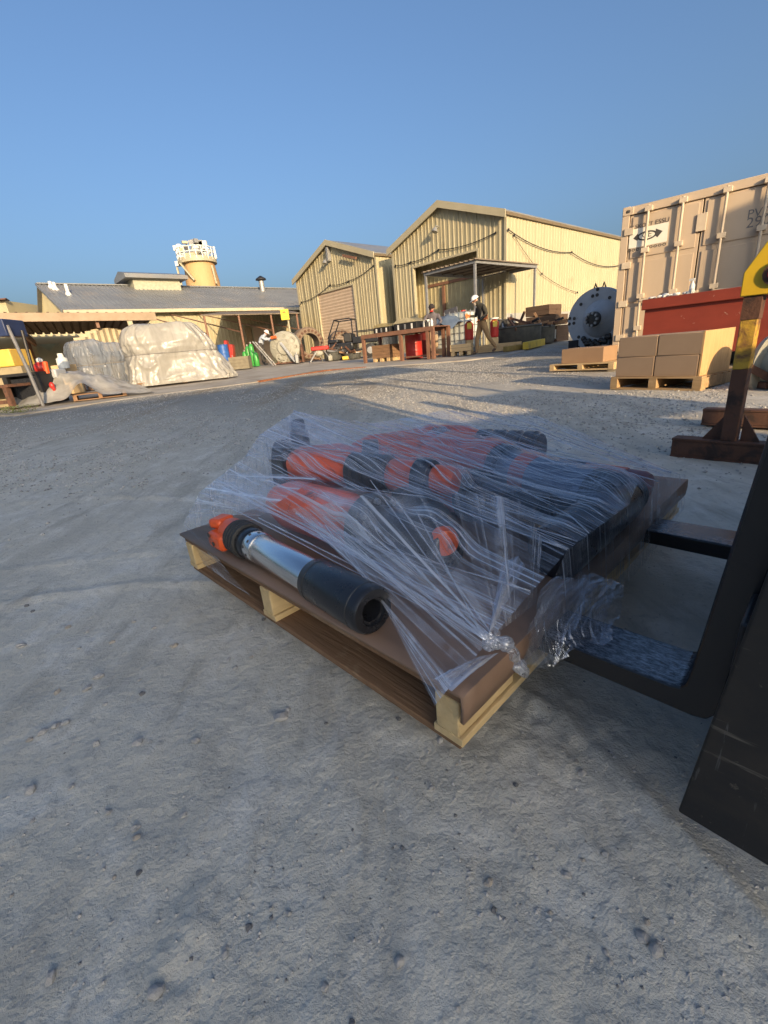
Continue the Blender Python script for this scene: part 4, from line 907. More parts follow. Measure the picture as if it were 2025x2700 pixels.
mb = MB(); mb.grid(rows); solo(SFm, (sw / 2, .7, cz), 'loose_sheeting', mb, POLY, 'slumped sheet of milky plastic thrown over low pallets on the slab edge', 'plastic sheet', smooth=80)
pallet(SFm, sw * .50, .55, cz, 1.1, 1.0, 'brown pallet poking out from under the slumped plastic sheet', 'timber pallets on the gravel', .14, WOODW)
# ------------------------------------------------------------------ people
def person(label, loc, rz, J, cols, hat=None, extras=None, scale=1.0, group=None):
    fr = Frame((loc[0], loc[1], 0), rz); z0 = loc[2]
    t = thing(fr, (0, 0, z0), 'person', label, 'person', group)
    names = [k for k in J if k[0] != '_']; vs = [Vector(J[n][0]) * scale for n in names]; rd = [J[n][1] * scale for n in names]
    E_ = [('pelvis', 'belly'), ('belly', 'chest'), ('chest', 'neck'), ('neck', 'head'), ('head', 'crown')]
    for s in 'LR': E_ += [('chest', 'sh' + s), ('sh' + s, 'el' + s), ('el' + s, 'wr' + s), ('wr' + s, 'ha' + s), ('pelvis', 'hip' + s), ('hip' + s, 'kn' + s), ('kn' + s, 'an' + s), ('an' + s, 'toe' + s)]
    me = bpy.data.meshes.new('person_body'); ix = {n: i for i, n in enumerate(names)}
    me.from_pydata([(v.x, v.y, v.z) for v in vs], [(ix[a], ix[b]) for a, b in E_], [])
    o = bpy.data.objects.new('person_body', me); COL.objects.link(o)
    md = o.modifiers.new('skin', 'SKIN'); md.branch_smoothing = .4
    for i, r in enumerate(rd):
        sv_ = me.skin_vertices[0].data[i]; k = J[names[i]][2] if len(J[names[i]]) > 2 else 1; sv_.radius = (r, r * k); sv_.use_root = (names[i] == 'pelvis')
    sb = o.modifiers.new('sub', 'SUBSURF'); sb.levels = 2; sb.render_levels = 2
    dg = bpy.context.evaluated_depsgraph_get(); ev = bpy.data.meshes.new_from_object(o.evaluated_get(dg)); ev.name = 'person_body'
    COL.objects.unlink(o); bpy.data.objects.remove(o)
    keys = ['skin', 'top', 'legs', 'boots', 'hands']; ev.materials.clear()
    for k in keys: ev.materials.append(cols[k])
    bones = []
    for a, b in E_:
        if a in ('neck', 'head'): c = 0
        elif a[:2] == 'wr': c = 4
        elif a[:2] == 'an': c = 3
        elif a[:3] == 'hip' or a[:2] == 'kn' or b[:3] == 'hip': c = 2
        else: c = 1
        bones.append((vs[ix[a]], vs[ix[b]], c, rd[ix[a]]))
    for p in ev.polygons:
        best = 1e9
        for a, b, c, r in bones:
            d = b - a; f = max(0, min(1, (p.center - a).dot(d) / max(1e-9, d.length_squared))); q = (p.center - a - d * f).length - r * .8
            if q < best: best = q; p.material_index = c
        p.use_smooth = True
        if p.material_index == 1 and p.center.z < vs[ix['pelvis']].z - .02 * scale and (p.center - vs[ix['pelvis']]).length < .22: p.material_index = 2
    bo = bpy.data.objects.new('body', ev); COL.objects.link(bo); bo.parent = t
    BASE[t] = Vector((0, 0, 0)); hd = vs[ix['head']]; hc = vs[ix['crown']]; up = (hc - hd).normalized(); fw = Vector(J.get('_face', (1, 0, -.1))) if '_face' in J else Vector((1, 0, -.15))
    fw = (fw - up * fw.dot(up)).normalized(); sd = up.cross(fw)
    def hp(f, s, u): return hd + fw * f * scale + sd * s * scale + up * u * scale
    m = MB(); m.ell(hp(.105, 0, .03), (.022, .018, .028), 8, 6); m.build('nose', cols['skin'], bo)
    for s in (-1, 1):
        m = MB(); m.ell(hp(.0, s * .088, .02), (.022, .012, .032), 8, 6); m.build('ear', cols['skin'], bo)
    m = MB(); m.tube([hp(.01, .095, .065), hp(.085, .075, .06), hp(.112, 0, .06), hp(.085, -.075, .06), hp(.01, -.095, .065)], .016, 6); m.build('glasses', GLASSY, bo)
    m = MB(); m.tube([hp(.098, .03, -.035), hp(.107, 0, -.037), hp(.098, -.03, -.035)], .006, 5); m.build('mouth', REDCAP, bo)
    if hat:
        m = MB(); c = hp(0, 0, .075)
        rows = []
        for j in range(7):
            q = PI / 2 * j / 6; rows.append([c + fw * (.125 * math.cos(q) * math.cos(a) * scale) + sd * (.108 * math.cos(q) * math.sin(a) * scale) + up * (.115 * math.sin(q) * scale) for a in np.linspace(0, 2 * PI, 21)])
        m.grid(rows)
        brim = [[c + fw * ((.125 + k * (.07 if math.cos(a) > .3 else .018)) * math.cos(a) * scale) + sd * ((.108 + k * .016) * math.sin(a) * scale) - up * (.006 * k * scale) for a in np.linspace(0, 2 * PI, 33)] for k in (0, 1)]
        m.grid(brim); m.build('hat', hat, bo)
    for s in 'LR':   # five bent fingers rooted in each hand
        w_, h_ = vs[ix['wr' + s]], vs[ix['ha' + s]]; d = (h_ - w_).normalized(); side = d.cross(Vector((0, 0, 1)));
        side = side.normalized() if side.length > .1 else Vector((0, 1, 0)); nn = side.cross(d)
        for k in range(4):
            b0_ = h_ + side * (k - 1.5) * .019 - d * .005; L_ = (.062, .07, .066, .052)[k]
            m = MB(); m.tube([b0_, b0_ + d * L_ * .5, b0_ + d * L_ * .85 - nn * .02, b0_ + d * L_ * .95 - nn * .04], [.0095, .009, .008, .006], 6); m.build('finger', cols['hands'], bo)
        b0_ = w_.lerp(h_, .6) + side * .03; m = MB(); m.tube([b0_, b0_ + side * .02 + d * .03 - nn * .01, b0_ + side * .018 + d * .055 - nn * .02], [.011, .010, .007], 6); m.build('thumb', cols['hands'], bo)
    if extras: extras(bo, vs, ix, hp)
    t.location.z = z0; return t
def pose(**kw):
    J = dict(pelvis=((0, 0, .97), .15, .8), belly=((.01, 0, 1.10), .145, .8), chest=((.02, 0, 1.36), .155, .85), neck=((.04, 0, 1.53), .06), head=((.07, 0, 1.63), .092, .95), crown=((.075, 0, 1.735), .07),
             shL=((0, .19, 1.43), .078), shR=((0, -.19, 1.43), .078), elL=((.02, .25, 1.15), .055), elR=((.02, -.25, 1.15), .055), wrL=((.12, .24, .93), .036), wrR=((.12, -.24, .93), .036), haL=((.16, .24, .86), .038, .6), haR=((.16, -.24, .86), .038, .6),
             hipL=((0, .10, .90), .115), hipR=((0, -.10, .90), .115), knL=((.02, .11, .50), .075), knR=((.02, -.11, .50), .075), anL=((0, .11, .09), .052), anR=((0, -.11, .09), .052), toeL=((.16, .12, .045), .045), toeR=((.16, -.12, .045), .045))
    for k, v in kw.items(): J[k] = (v, *J[k][1:]) if k in J else v
    return J
p = at_d(1042, 766, 15.2); pz = g1(p.x, p.y) + .02; hh = (at_d(1032, 629, 15.2).z - pz) / 1.86
def ex1(bo, vs, ix, hp):
    m = MB(); m.ell(hp(.07, 0, -.05), (.05, .05, .06), 10, 6); m.build('beard', mat('grey_beard', (.3, .26, .22), .9), bo)
    m = MB(); m.cbox(vs[ix['haR']] + Vector((.05, 0, -.02)), (.10, .03, .14), ry=.4); m.build('note_pad', mat('orange_pad', (.65, .20, .05), .7), bo)
    m = MB(); m.cbox(vs[ix['pelvis']] + Vector((-.02, .19, .12)), (.13, .05, .14)); m.build('belt_pouch', mat('orange_pouch', (.62, .18, .05), .7), bo)
    m = MB(); m.bar(vs[ix['chest']] + Vector((-.05, .16, .04)), vs[ix['pelvis']] + Vector((.12, .16, .06)), .03, .06); m.build('shoulder_strap', DARKST, bo)
person('man in a white hard hat, dark jacket and tan trousers walking left', (p.x, p.y, pz), R(188),
       pose(pelvis=(-.02, 0, .97), chest=(.05, 0, 1.36), neck=(.12, 0, 1.51), head=(.19, 0, 1.58), crown=(.235, 0, 1.67), _face=(.75, 0, -.65), shL=(.02, .19, 1.42), shR=(.04, -.19, 1.42),
            elL=(-.05, .27, 1.16), wrL=(.15, .25, 1.02), haL=(.22, .23, 1.0), elR=(.10, -.26, 1.16), wrR=(.32, -.16, 1.17), haR=(.39, -.14, 1.2),
            hipL=(-.02, .10, .90), knL=(-.16, .11, .52), anL=(-.42, .11, .16), toeL=(-.29, .12, .05), knR=(.12, -.11, .49), anR=(.14, -.11, .08), toeR=(.30, -.12, .045)),
       dict(skin=SKIN, top=JACK, legs=TROU, boots=mat('brown_boots', (.12, .07, .04), .7), hands=GLOVE), HATW, ex1, hh)
p = at_d(938, 772, 17.4); pz = g1(p.x, p.y) + .03; hh = (at_d(926, 655, 17.4).z - pz) / 1.80
CAPD = mat('dark_knit_cap', (.03, .022, .02), .9)
def ex2(bo, vs, ix, hp):
    m = MB(); m.cbox(vs[ix['belly']] + Vector((.19, -.16, .06)), (.03, .13, .14)); m.build('white_badge', WHITEP, bo)
    m = MB(); m.cbox(hp(.06, 0, -.055), (.11, .12, .05)); m.build('red_neck_scarf', REDP, bo, bevel=.02)
person('man in a dark cap and grey shirt leaning over the brown table', (p.x, p.y, pz), R(-100),
       pose(chest=(.10, 0, 1.33), belly=(.04, 0, 1.12), neck=(.17, 0, 1.48), head=(.22, 0, 1.57), crown=(.24, 0, 1.67), shL=(.10, .20, 1.38), shR=(.10, -.20, 1.38), elL=(.22, .33, 1.15), wrL=(.33, .22, 1.02), haL=(.40, .18, .99), elR=(.22, -.33, 1.13), wrR=(.34, -.30, .99), haR=(.42, -.28, .97)),
       dict(skin=SKIN, top=SHIRT, legs=TROU2, boots=mat('brown_boots', (.12, .07, .04), .7), hands=SKIN), CAPD, ex2, hh)
p = at_d(572, 793, 23.8); pz = g1(p.x, p.y) + .04; hh = (at_d(562, 711, 23.8).z - pz) / 1.66
def ex3(bo, vs, ix, hp):
    m = MB(); m.cyl(vs[ix['haR']] - Vector((.05, 0, 0)), vs[ix['haR']] + Vector((.22, 0, .02)), .07, n=10); m.build('orange_tool', mat('orange_tool_body', (.7, .14, .03), .5), bo)
person('man in a white cap and pale blue shirt bending towards the round machine', (p.x, p.y, pz), R(-12),
       pose(pelvis=(-.08, 0, .95), belly=(.02, 0, 1.08), chest=(.15, 0, 1.26), neck=(.27, 0, 1.36), head=(.36, 0, 1.43), crown=(.42, 0, 1.52), _face=(.8, 0, -.55), shL=(.17, .19, 1.30), shR=(.17, -.19, 1.30), elL=(.38, .24, 1.12), wrL=(.62, .18, 1.08), haL=(.70, .16, 1.07), elR=(.40, -.24, 1.15), wrR=(.62, -.18, 1.20), haR=(.70, -.16, 1.21), knR=(.02, -.11, .50)),
       dict(skin=SKIN, top=SHIRT3, legs=TROU3, boots=RUBBER, hands=SKIN), HATW, ex3, hh)
# ------------------------------------------------------------------ brown work table and the things on and under it
ta = at_d(787, 784, 17.0); tb_ = at_d(868, 779, 15.9); tc_ = at_d(940, 772, 16.6); tzt = at_d(868, 713, 15.9).z
TFm = Frame((tb_.x, tb_.y, 0), math.atan2(tb_.y - ta.y, tb_.x - ta.x)); tl_ = TFm.l(ta); tr_ = TFm.l(at_d(935, 772, 15.6)); tg = g1(tb_.x, tb_.y) + .03
x0t, x1t = tl_.x - .02, 1.35; print('table', ta, tb_, x0t, tzt)
wt_ = thing(TFm, (0, .5, tg), 'work_table', 'long brown steel work table in front of the buggy', 'table')
m = MB(); m.box(x0t, x1t, 0, 1.0, tzt - .025, tzt); m.build('tabletop', BRTAB, wt_)
m = MB(); m.box(x0t, x1t, -.03, .02, tzt - .13, tzt - .027); m.box(x0t, x1t, .98, 1.03, tzt - .13, tzt - .027); m.build('rail', BRTAB, wt_)
for x in (x0t + .06, 0.0, x1t - .06, x1t - .25):
    for y in (.03, .97):
        m = MB(); m.box(x - .05, x + .05, y - .05, y + .05, tg - .03, tzt - .028); m.build('leg', BRTAB, wt_)
m = MB(); m.box(-.1, 1.0, .2, .8, tg + .06, tg + .10); m.build('lower_shelf', BRTAB, wt_)
def case(fr, x, y, z, w, d, h, label, col):
    t = thing(fr, (x, y, z), 'tool_case', label, 'case', 'cases on the work table')
    m = MB(); m.box(x - w / 2, x + w / 2, y - d / 2, y + d / 2, z, z + h * .6); m.build('case_body', DARKST, t, bevel=.01)
    m = MB(); rows = [[(x - w / 2 - .01 + (w + .02) * i / 8, y - d / 2 - .01 + (d + .02) * j, z + h * .62 + h * .4 * math.sin(PI * i / 8) ** .5) for i in range(9)] for j in (0, 1)]
    m.grid(rows); m.prism(rows[0], (0, d + .02, 0)); m.build('case_lid', col, t)
    for k in range(3):
        xx = x - w * .3 + w * .3 * k; m = MB(); m.box(xx - .03, xx + .03, y - d / 2 - .014, y - d / 2 - .001, z + .02, z + h * .5); m.build('catch', WHITEP if k != 1 else GALV, t)
    return t
GOLD = mat('olive_lid', (.34, .28, .14), .6)
case(TFm, -.95, .45, tzt + .002, .75, .5, .30, 'dark case with a dull olive lid at the left end of the table', GOLD)
case(TFm, .05, .5, tzt + .002, .95, .5, .36, 'larger dark case with a curved pale lid mid table', mat('pale_lid', (.42, .37, .24), .6))
for k, (x, c, hh_) in enumerate(((.72, GALV, .2), (.83, DARKST, .22), (.93, GALV, .19), (1.03, WHITEP, .24))):
    m = MB(); m.lathe((x, .4, tzt + .002), (0, 0, 1), [(0, .045), (hh_ * .75, .045), (hh_ * .85, .025), (hh_, .025)], 12)
    solo(TFm, (x, .4, tzt), 'canister', m, c, ('grey can next to the big case on the table', 'black can between two grey cans on the table', 'grey can beside the white bottle on the table', 'white bottle by the leaning man on the table')[k], 'can', 'cans on the work table')
def drum(fr, x, y, z, r, h, m_, label, cat='drum', group=None):
    t = thing(fr, (x, y, z), 'steel_drum', label, cat, group); mb = MB()
    pr = []
    for k in range(41):
        f = k / 40; rr = r * (1 + .025 * (math.exp(-((f - .33) / .02) ** 2) + math.exp(-((f - .66) / .02) ** 2))); pr.append((h * f, rr))
    mb.lathe((x, y, z), (0, 0, 1), [(0, r * .96), (.01, r * 1.02)] + pr[2:-1] + [(h - .005, r * 1.02), (h, r)], 24); mb.build('drum_body', m_, t)
    mb = MB(); mb.cyl((x, y, z + h + .001), (x, y, z + h + .012), r * .95, n=20); mb.build('lid', m_, t); return t
dp = TFm.l(at_d(895, 770, 16.8)); drum(TFm, dp.x, dp.y, tg, .30, min(.88, tzt - tg - .16), REDP, 'bright red drum under the right half of the brown table', 'drum')
dp = TFm.l(at_d(925, 766, 17.6)); drum(TFm, dp.x, dp.y, tg, .28, .85, mat('maroon_drum', (.16, .02, .015), .5), 'dark maroon drum behind the right legs of the brown table', 'drum')
def crate(fr, x, y, z, w, d, h, m_, label, name='wooden_crate', group=None, slats=4):
    t = thing(fr, (x, y, z), name, label, 'crate', group)
    for k in range(slats):
        za, zb = z + h * k / slats + .004, z + h * (k + 1) / slats - .004
        mb = MB(); mb.box(x - w / 2, x + w / 2, y - d / 2, y - d / 2 + .02, za, zb); mb.box(x - w / 2, x + w / 2, y + d / 2 - .02, y + d / 2, za, zb); mb.box(x - w / 2, x - w / 2 + .02, y - d / 2 + .02, y + d / 2 - .02, za, zb); mb.box(x + w / 2 - .02, x + w / 2, y - d / 2 + .02, y + d / 2 - .02, za, zb); mb.build('slat', m_, t)
    mb = MB(); mb.box(x - w / 2 + .02, x + w / 2 - .02, y - d / 2 + .02, y + d / 2 - .02, z + .002, z + h * .96); mb.build('filling', mat('crate_fill', (.16, .11, .07), .9), t)
    return t
cpz = TFm.l(at_d(835, 770, 17.2)); crate(TFm, cpz.x, cpz.y, tg + .12, .85, .6, .45, WOODW, 'brown slatted crate on blocks under the left half of the table')
m = MB()
for k in (-1, 0, 1): m.box(cpz.x + k * .32 - .06, cpz.x + k * .32 + .06, cpz.y - .33, cpz.y + .33, tg, tg + .115)
solo(TFm, (cpz.x, cpz.y, tg), 'timber_blocks', m, WOODL, 'pale timber bearers under the brown slatted crate', 'timber')
# ------------------------------------------------------------------ buggy
up_ = at_d(775, 778, 23.0); UF = Frame((up_.x, up_.y, 0), R(170)); ug = g1(up_.x, up_.y) + .035; US = (at_d(790, 686, 23.5).z - ug) / 2.05
bu = thing(UF, (0, 0, ug), 'utility_buggy', 'black utility buggy with a roll cage parked by the roller door', 'buggy')
def U(x, y, z): return (x * US, y * US, ug + z * US)
def ub(x0, x1, y0, y1, z0, z1): m = MB(); a, b = U(x0, y0, z0), U(x1, y1, z1); m.box(a[0], b[0], a[1], b[1], a[2], b[2]); return m
ub(-1.3, .1, -.7, .7, .75, 1.08).build('cargo_bed', BLACKP, bu, bevel=.03); ub(.1, 1.4, -.68, .68, .45, .85).build('body', BLACKP, bu, bevel=.05); ub(.9, 1.5, -.62, .62, .85, 1.05).build('bonnet', BLACKP, bu, bevel=.06)
ub(-1.3, 1.4, -.45, .45, .38, .46).build('chassis', DARKST, bu); ub(.15, .6, -.6, .6, .85, 1.3).build('seat', RUBBER, bu, bevel=.05)
ub(-1.33, -1.302, -.5, -.1, .85, .95).build('white_plate', WHITEP, bu)
for s in (-1, 1):
    m = MB(); m.tube([U(.05, s * .66, .8), U(.05, s * .66, 1.95), U(.15, s * .66, 2.02), U(1.0, s * .6, 2.0), U(1.45, s * .6, 1.1)], .035 * US, 6); m.build('roll_bar', BLACKP, bu)
    m = MB(); m.tube([U(-1.28, s * .66, 1.08), U(-1.28, s * .66, 1.35), U(.0, s * .66, 1.35)], .025 * US, 6); m.build('bed_rail', BLACKP, bu)
    m = MB(); a = U(1.43, s * .45, .75); m.ell(a, (.05, .10, .08), 10, 6); m.build('headlight', WHITEP, bu); m = MB(); a = U(-1.31, s * .6, .9); m.cbox(a, (.03, .10, .08)); m.build('tail_light', REDP, bu)
    for x in (-.85, 1.0):
        m = MB(); m.lathe(U(x, s * .60, .34), (0, s, 0), [(0, .25 * US), (.02, .33 * US), (.22 * US, .34 * US), (.25 * US, .25 * US)], 22); w_ = m.build('wheel', RUBBER, bu)
        m = MB(); m.lathe(U(x, s * .84, .34), (0, s, 0), [(0, .19 * US), (.03, .17 * US), (.035, .05)], 16); m.build('rim', GALV, w_)
m = MB(); m.bar(U(.05, -.66, 1.98), U(.05, .66, 1.98), .06 * US, .06 * US); m.bar(U(1.0, -.6, 1.99), U(1.0, .6, 1.99), .06 * US, .06 * US); m.build('cage_crossbar', BLACKP, bu)
# ------------------------------------------------------------------ ring castings and the round machine
def ring_casting(px, py, d, top_py, label, face=R(-75), thick=.75):
    p = at_d(px, py, d); fr = Frame((p.x, p.y, 0), face + PI / 2); gz0 = g1(p.x, p.y) + .035; ro = (at_d(px, top_py, d).z - gz0) / 2; zc2 = gz0 + ro
    t = thing(fr, (0, 0, gz0), 'ring_casting', label, 'ring', 'big rust-brown rings standing on the slab')
    m = MB(); m.lathe((0, -thick / 2, zc2), (0, 1, 0), [(0, ro * .62), (0, ro * .90), (.06, ro * .98), (.12, ro), (thick * .5, ro * .99), (thick - .1, ro), (thick, ro * .9), (thick, ro * .62), (0, ro * .62)], 40, caps=False); m.build('ring_body', BROWNM, t)
    for k in range(20):
        q = 2 * PI * k / 20; m = MB(); c = Vector((ro * .78 * math.cos(q), -thick / 2, zc2 + ro * .78 * math.sin(q))); m.cyl(c, c + Vector((0, -.05, 0)), ro * .075, n=6); m.build('ring_bolt', RUSTB, t)
    m = MB(); m.box(-ro * .6, ro * .6, -thick / 2, thick / 2, gz0 - .03, gz0 + .08); m.build('chock', WOODW, t); return t
ring_casting(670, 778, 25.0, 706, 'tall brown bolted ring standing before the small shed corner', R(-62))
ring_casting(742, 775, 25.5, 711, 'second brown bolted ring half hidden behind the black buggy', R(-75))
p = at_d(622, 782, 23.6); fr = Frame((p.x, p.y, 0), R(-8)); gz0 = g1(p.x, p.y) + .035; ro = (at_d(615, 715, 23.6).z - gz0) / 2
mc = thing(fr, (0, 0, gz0), 'round_machine', 'dusty pale round machine disc with ports on a low frame', 'machine')
m = MB(); m.lathe((0, .3, gz0 + ro), (0, -1, 0), [(0, ro * .9), (.05, ro), (.45, ro), (.5, ro * .93), (.55, ro * .5), (.62, ro * .42)], 36); m.build('disc', GREYL, mc)
for k, (q, f, r) in enumerate(((.6, .7, .17), (5.4, .66, .22), (4.5, .68, .20), (4.1, .72, .18), (2.3, .66, .12), (3.0, .7, .1), (1.4, .72, .08), (0, .76, .09))):
    x, z = ro * f * math.cos(q), gz0 + ro + ro * f * math.sin(q); m = MB(); m.lathe((x, -.19, z), (0, -1, 0), [(0, r), (.06, r), (.06, r * .6), (.01, r * .6)], 14, caps=False); m.build('port_ring', GREYL, mc); m = MB(); m.cyl((x, -.205, z), (x, -.215, z), r * .6, n=12); m.build('port', GREASE, mc)
m = MB(); m.bar((-.1, -.36, gz0 + ro * 1.3), (.55, -.55, gz0 + .05), .10, .08); m.build('strut', GREYM, mc)
m = MB(); m.box(-ro, ro, -.3, .4, gz0, gz0 + .07); m.build('base_frame', RUSTB, mc)
m = MB(); m.box(ro + .02, ro + .12, -.1, .1, gz0, gz0 + ro * 1.1); m.build('side_post', RUSTB, mc)
# walking frame by the bending man, red jack, small parts
p = at_d(590, 792, 22.6); gz0 = g1(p.x, p.y) + .035
m = MB(); m.bar((p.x - .75, p.y, gz0 + 1.15), (p.x + .05, p.y - .1, gz0), .05, .05); m.bar((p.x - .75, p.y + .5, gz0 + 1.15), (p.x + .05, p.y + .5, gz0), .05, .05)
for k in range(4): f = .15 + .23 * k; m.bar((p.x - .75 + .8 * f, p.y, gz0 + 1.15 * (1 - f)), (p.x - .75 + .8 * f, p.y + .5, gz0 + 1.15 * (1 - f)), .04, .04)
solo(WF, (p.x, p.y, gz0), 'step_ladder', m, GALV, 'grey step ladder leaning beside the bending man', 'ladder')
p = at_d(695, 780, 22.5); gz0 = g1(p.x, p.y) + .035
t = thing(WF, (p.x, p.y, gz0), 'pipe_threader', 'red topped tripod machine standing in front of the tall ring', 'machine')
m = MB(); m.box(p.x - .42, p.x + .42, p.y - .2, p.y + .2, gz0 + .50, gz0 + .68); m.build('housing', REDP, t, bevel=.04)
for x, y in ((-.4, -.25), (.4, -.25), (0, .35)):
    m = MB(); m.bar((p.x + x * .4, p.y + y * .4, gz0 + .5), (p.x + x * 1.3, p.y + y * 1.3, gz0), .05, .05); m.build('leg', GALV, t)
m = MB(); m.ell((p.x - .1, p.y, gz0 + .38), (.25, .18, .16), 10, 8); m.build('motor', GREYL, t)
for k, (x, d_, c, w_, h_, lb_) in enumerate(((643, 22.8, GALV, .16, .5, 'grey bottle jack at the foot of the round machine'), (732, 22.4, DARKST, .3, .55, 'black toolbox left of the buggy wheel'), (752, 22.0, YELLOW, .5, .2, 'yellow timber block before the buggy'), (715, 22.2, GREYL, .2, .3, 'pale grey motor between the jack and the toolbox'))):
    q = at_d(x, 782, d_); gz1 = g1(q.x, q.y) + .035; t = thing(WF, (q.x, q.y, gz1), ('bottle_jack', 'tool_box', 'timber_block', 'electric_motor')[k], lb_, ('jack', 'toolbox', 'block', 'motor')[k])
    m = MB(); m.box(q.x - w_ / 2, q.x + w_ / 2, q.y - .15, q.y + .15, gz1, gz1 + h_ * .8); m.build('casing', c, t, bevel=.03)
    m = MB(); m.cyl((q.x, q.y, gz1 + h_ * .8), (q.x, q.y, gz1 + h_), .04, n=8); m.build('handle' if k != 2 else 'dowel', c, t)
# ------------------------------------------------------------------ gas cylinders, cabinets and drum right of the wrapped load
for k, (x, d_, h_, lb_) in enumerate(((549, 24.2, 1.15, 'tall green gas cylinder nearest the bending man'), (541, 24.6, 1.05, 'green gas cylinder left of the tallest one'), (533, 24.8, .8, 'short green gas cylinder beside the red cabinet'), (556, 23.9, .7, 'small bright green gas bottle in front of the cylinders'))):
    q = at_d(x, 788, d_); gz1 = g1(q.x, q.y) + .035; t = thing(WF, (q.x, q.y, gz1), 'gas_cylinder', lb_, 'gas cylinder', 'green gas cylinders')
    m = MB(); m.lathe((q.x, q.y, gz1), (0, 0, 1), [(0, .12), (.02, .13), (h_ * .78, .13), (h_ * .88, .09), (h_ * .92, .04)], 14); m.build('bottle', GREENP, t)
    m = MB(); m.cyl((q.x, q.y, gz1 + h_ * .92), (q.x, q.y, gz1 + h_), .025, n=8); m.bar((q.x - .05, q.y, gz1 + h_ - .02), (q.x + .05, q.y, gz1 + h_ - .02), .02, .02); m.build('valve', GALV, t)
for k, (xa, xb, yt, d_, c, lb_) in enumerate(((496, 502, 735, 24.5, REDP, 'narrow red gas cabinet right behind the blue drum'), (503, 511, 744, 24.2, REDP, 'wider leaning red cabinet beside the narrow one'))):
    q = at_d((xa + xb) / 2, 790, d_); gz1 = g1(q.x, q.y) + .035; w_ = (at_d(xb, 790, d_) - at_d(xa, 790, d_)).length; h_ = at_d(xa, yt, d_).z - gz1
    t = thing(WF, (q.x, q.y, gz1), 'red_cabinet', lb_, 'cabinet', 'red cabinets')
    m = MB(); m.cbox((q.x, q.y, gz1 + h_ / 2), (w_, .4, h_), ry=.08 * k); m.build('cabinet_body', c, t, bevel=.02); m = MB(); m.cbox((q.x, q.y - .21, gz1 + h_ / 2), (w_ * .8, .02, h_ * .85), ry=.08 * k); d0_ = m.build('cabinet_door', c, t); m = MB(); m.cbox((q.x + w_ * .25, q.y - .23, gz1 + h_ * .5), (.03, .03, .12)); m.build('handle', GALV, d0_)
q = at_d(489, 790, 24.0); drum(WF, q.x, q.y, g1(q.x, q.y) + .035, .25, at_d(489, 746, 24).z - g1(q.x, q.y), BLUEP, 'blue drum between the wrapped load and the red cabinets', 'drum')
q = at_d(522, 795, 22.5); crate(WF, q.x, q.y, g1(q.x, q.y) + .035, .9, .6, .55, mat('drab_crate', (.22, .19, .13), .8), 'low drab crate in front of the red cabinets')
# ------------------------------------------------------------------ tanks, extinguisher post, drums and timber under the carport
def ibc(px, d_, top_py, label, rz=YAW, w=1.0):
    p = at_d(px, 760, d_); fr = Frame((p.x, p.y, 0), rz); gz1 = g1(p.x, p.y) + .035; h = at_d(px, top_py, d_).z - gz1
    t = thing(fr, (0, 0, gz1), 'liquid_tote', label, 'tote', 'caged white liquid totes')
    m = MB(); m.box(-w / 2 + .03, w / 2 - .03, -.47, .47, gz1 + .16, gz1 + h - .05); m.build('tank', mat('milky_tank', (.66, .68, .62), .45, 0, (.55, .58, .54), 2), t, bevel=.06)
    m = MB(); m.cyl((0, 0, gz1 + h - .05), (0, 0, gz1 + h + .02), .09, n=12); m.build('fill_cap', REDP, t)
    for f in (.22, .42, .62, .82, .98):
        z = gz1 + .14 + (h - .18) * f; m = MB(); m.tube([(-w / 2, -.5, z), (w / 2, -.5, z), (w / 2, .5, z), (-w / 2, .5, z)], .012, 5, closed=True); m.build('cage_rail', GALV, t)
    for k in range(5):
        x = -w / 2 + w * k / 4
        m = MB(); m.cyl((x, -.51, gz1 + .14), (x, -.51, gz1 + h), .012, n=5); m.cyl((w / 2 + .01, -.5 + k * .25, gz1 + .14), (w / 2 + .01, -.5 + k * .25, gz1 + h), .012, n=5); m.build('cage_bar', GALV, t)
    m = MB()
    for x in (-.42, 0, .42): m.box(x * w - .06, x * w + .06, -.5, .5, gz1, gz1 + .12)
    m.box(-w / 2, w / 2, -.5, .5, gz1 + .12, gz1 + .14); m.build('tote_pallet', GALV, t); return t
ibc(1003, 18.4, 671, 'taller white liquid tote in a wire cage left of the hard-hatted man'); ibc(967, 18.9, 700, 'lower white liquid tote behind the leaning man')
# blue-grey cover slumped over the lower tote
p = at_d(966, 735, 18.2); fr = Frame((p.x, p.y, 0), YAW); zt_ = at_d(966, 686, 18.2).z
rows = []
for j in range(20):
    v = j / 19; rows.append([])
    for i in range(26):
        u = i / 25; a = (u - .5) * 1.5; y = (v - .5) * 1.25; r = math.hypot(a / .75, y / .62); z = zt_ + .02 - .55 * max(0, r - .55) ** 1.2 + .08 * mnoise.noise(Vector((u * 5, v * 5, 1)))
        rows[-1].append((a, y, z))
m = MB(); m.grid(rows); solo(fr, (0, 0, zt_), 'tote_cover', m, mat('blue_grey_tarp', (.10, .135, .19), .75, 0, (.07, .10, .15), 4, bmp=.3, bscale=8), 'crumpled blue grey plastic cover over the lower tote', 'tarpaulin', smooth=80)
q = at_d(975, 678, 19.3); m = MB(); m.cbox((q.x, q.y, q.z), (.62, .05, .40), rz=YAW, ry=-.12); m.bar((q.x, q.y, q.z - .2), (q.x, q.y, g1(q.x, q.y)), .05, .05)
solo(WF, (q.x, q.y, g1(q.x, q.y)), 'notice_board', m, mat('dark_grey_board', (.10, .10, .11), .6), 'dark grey board on a post above the totes', 'board')
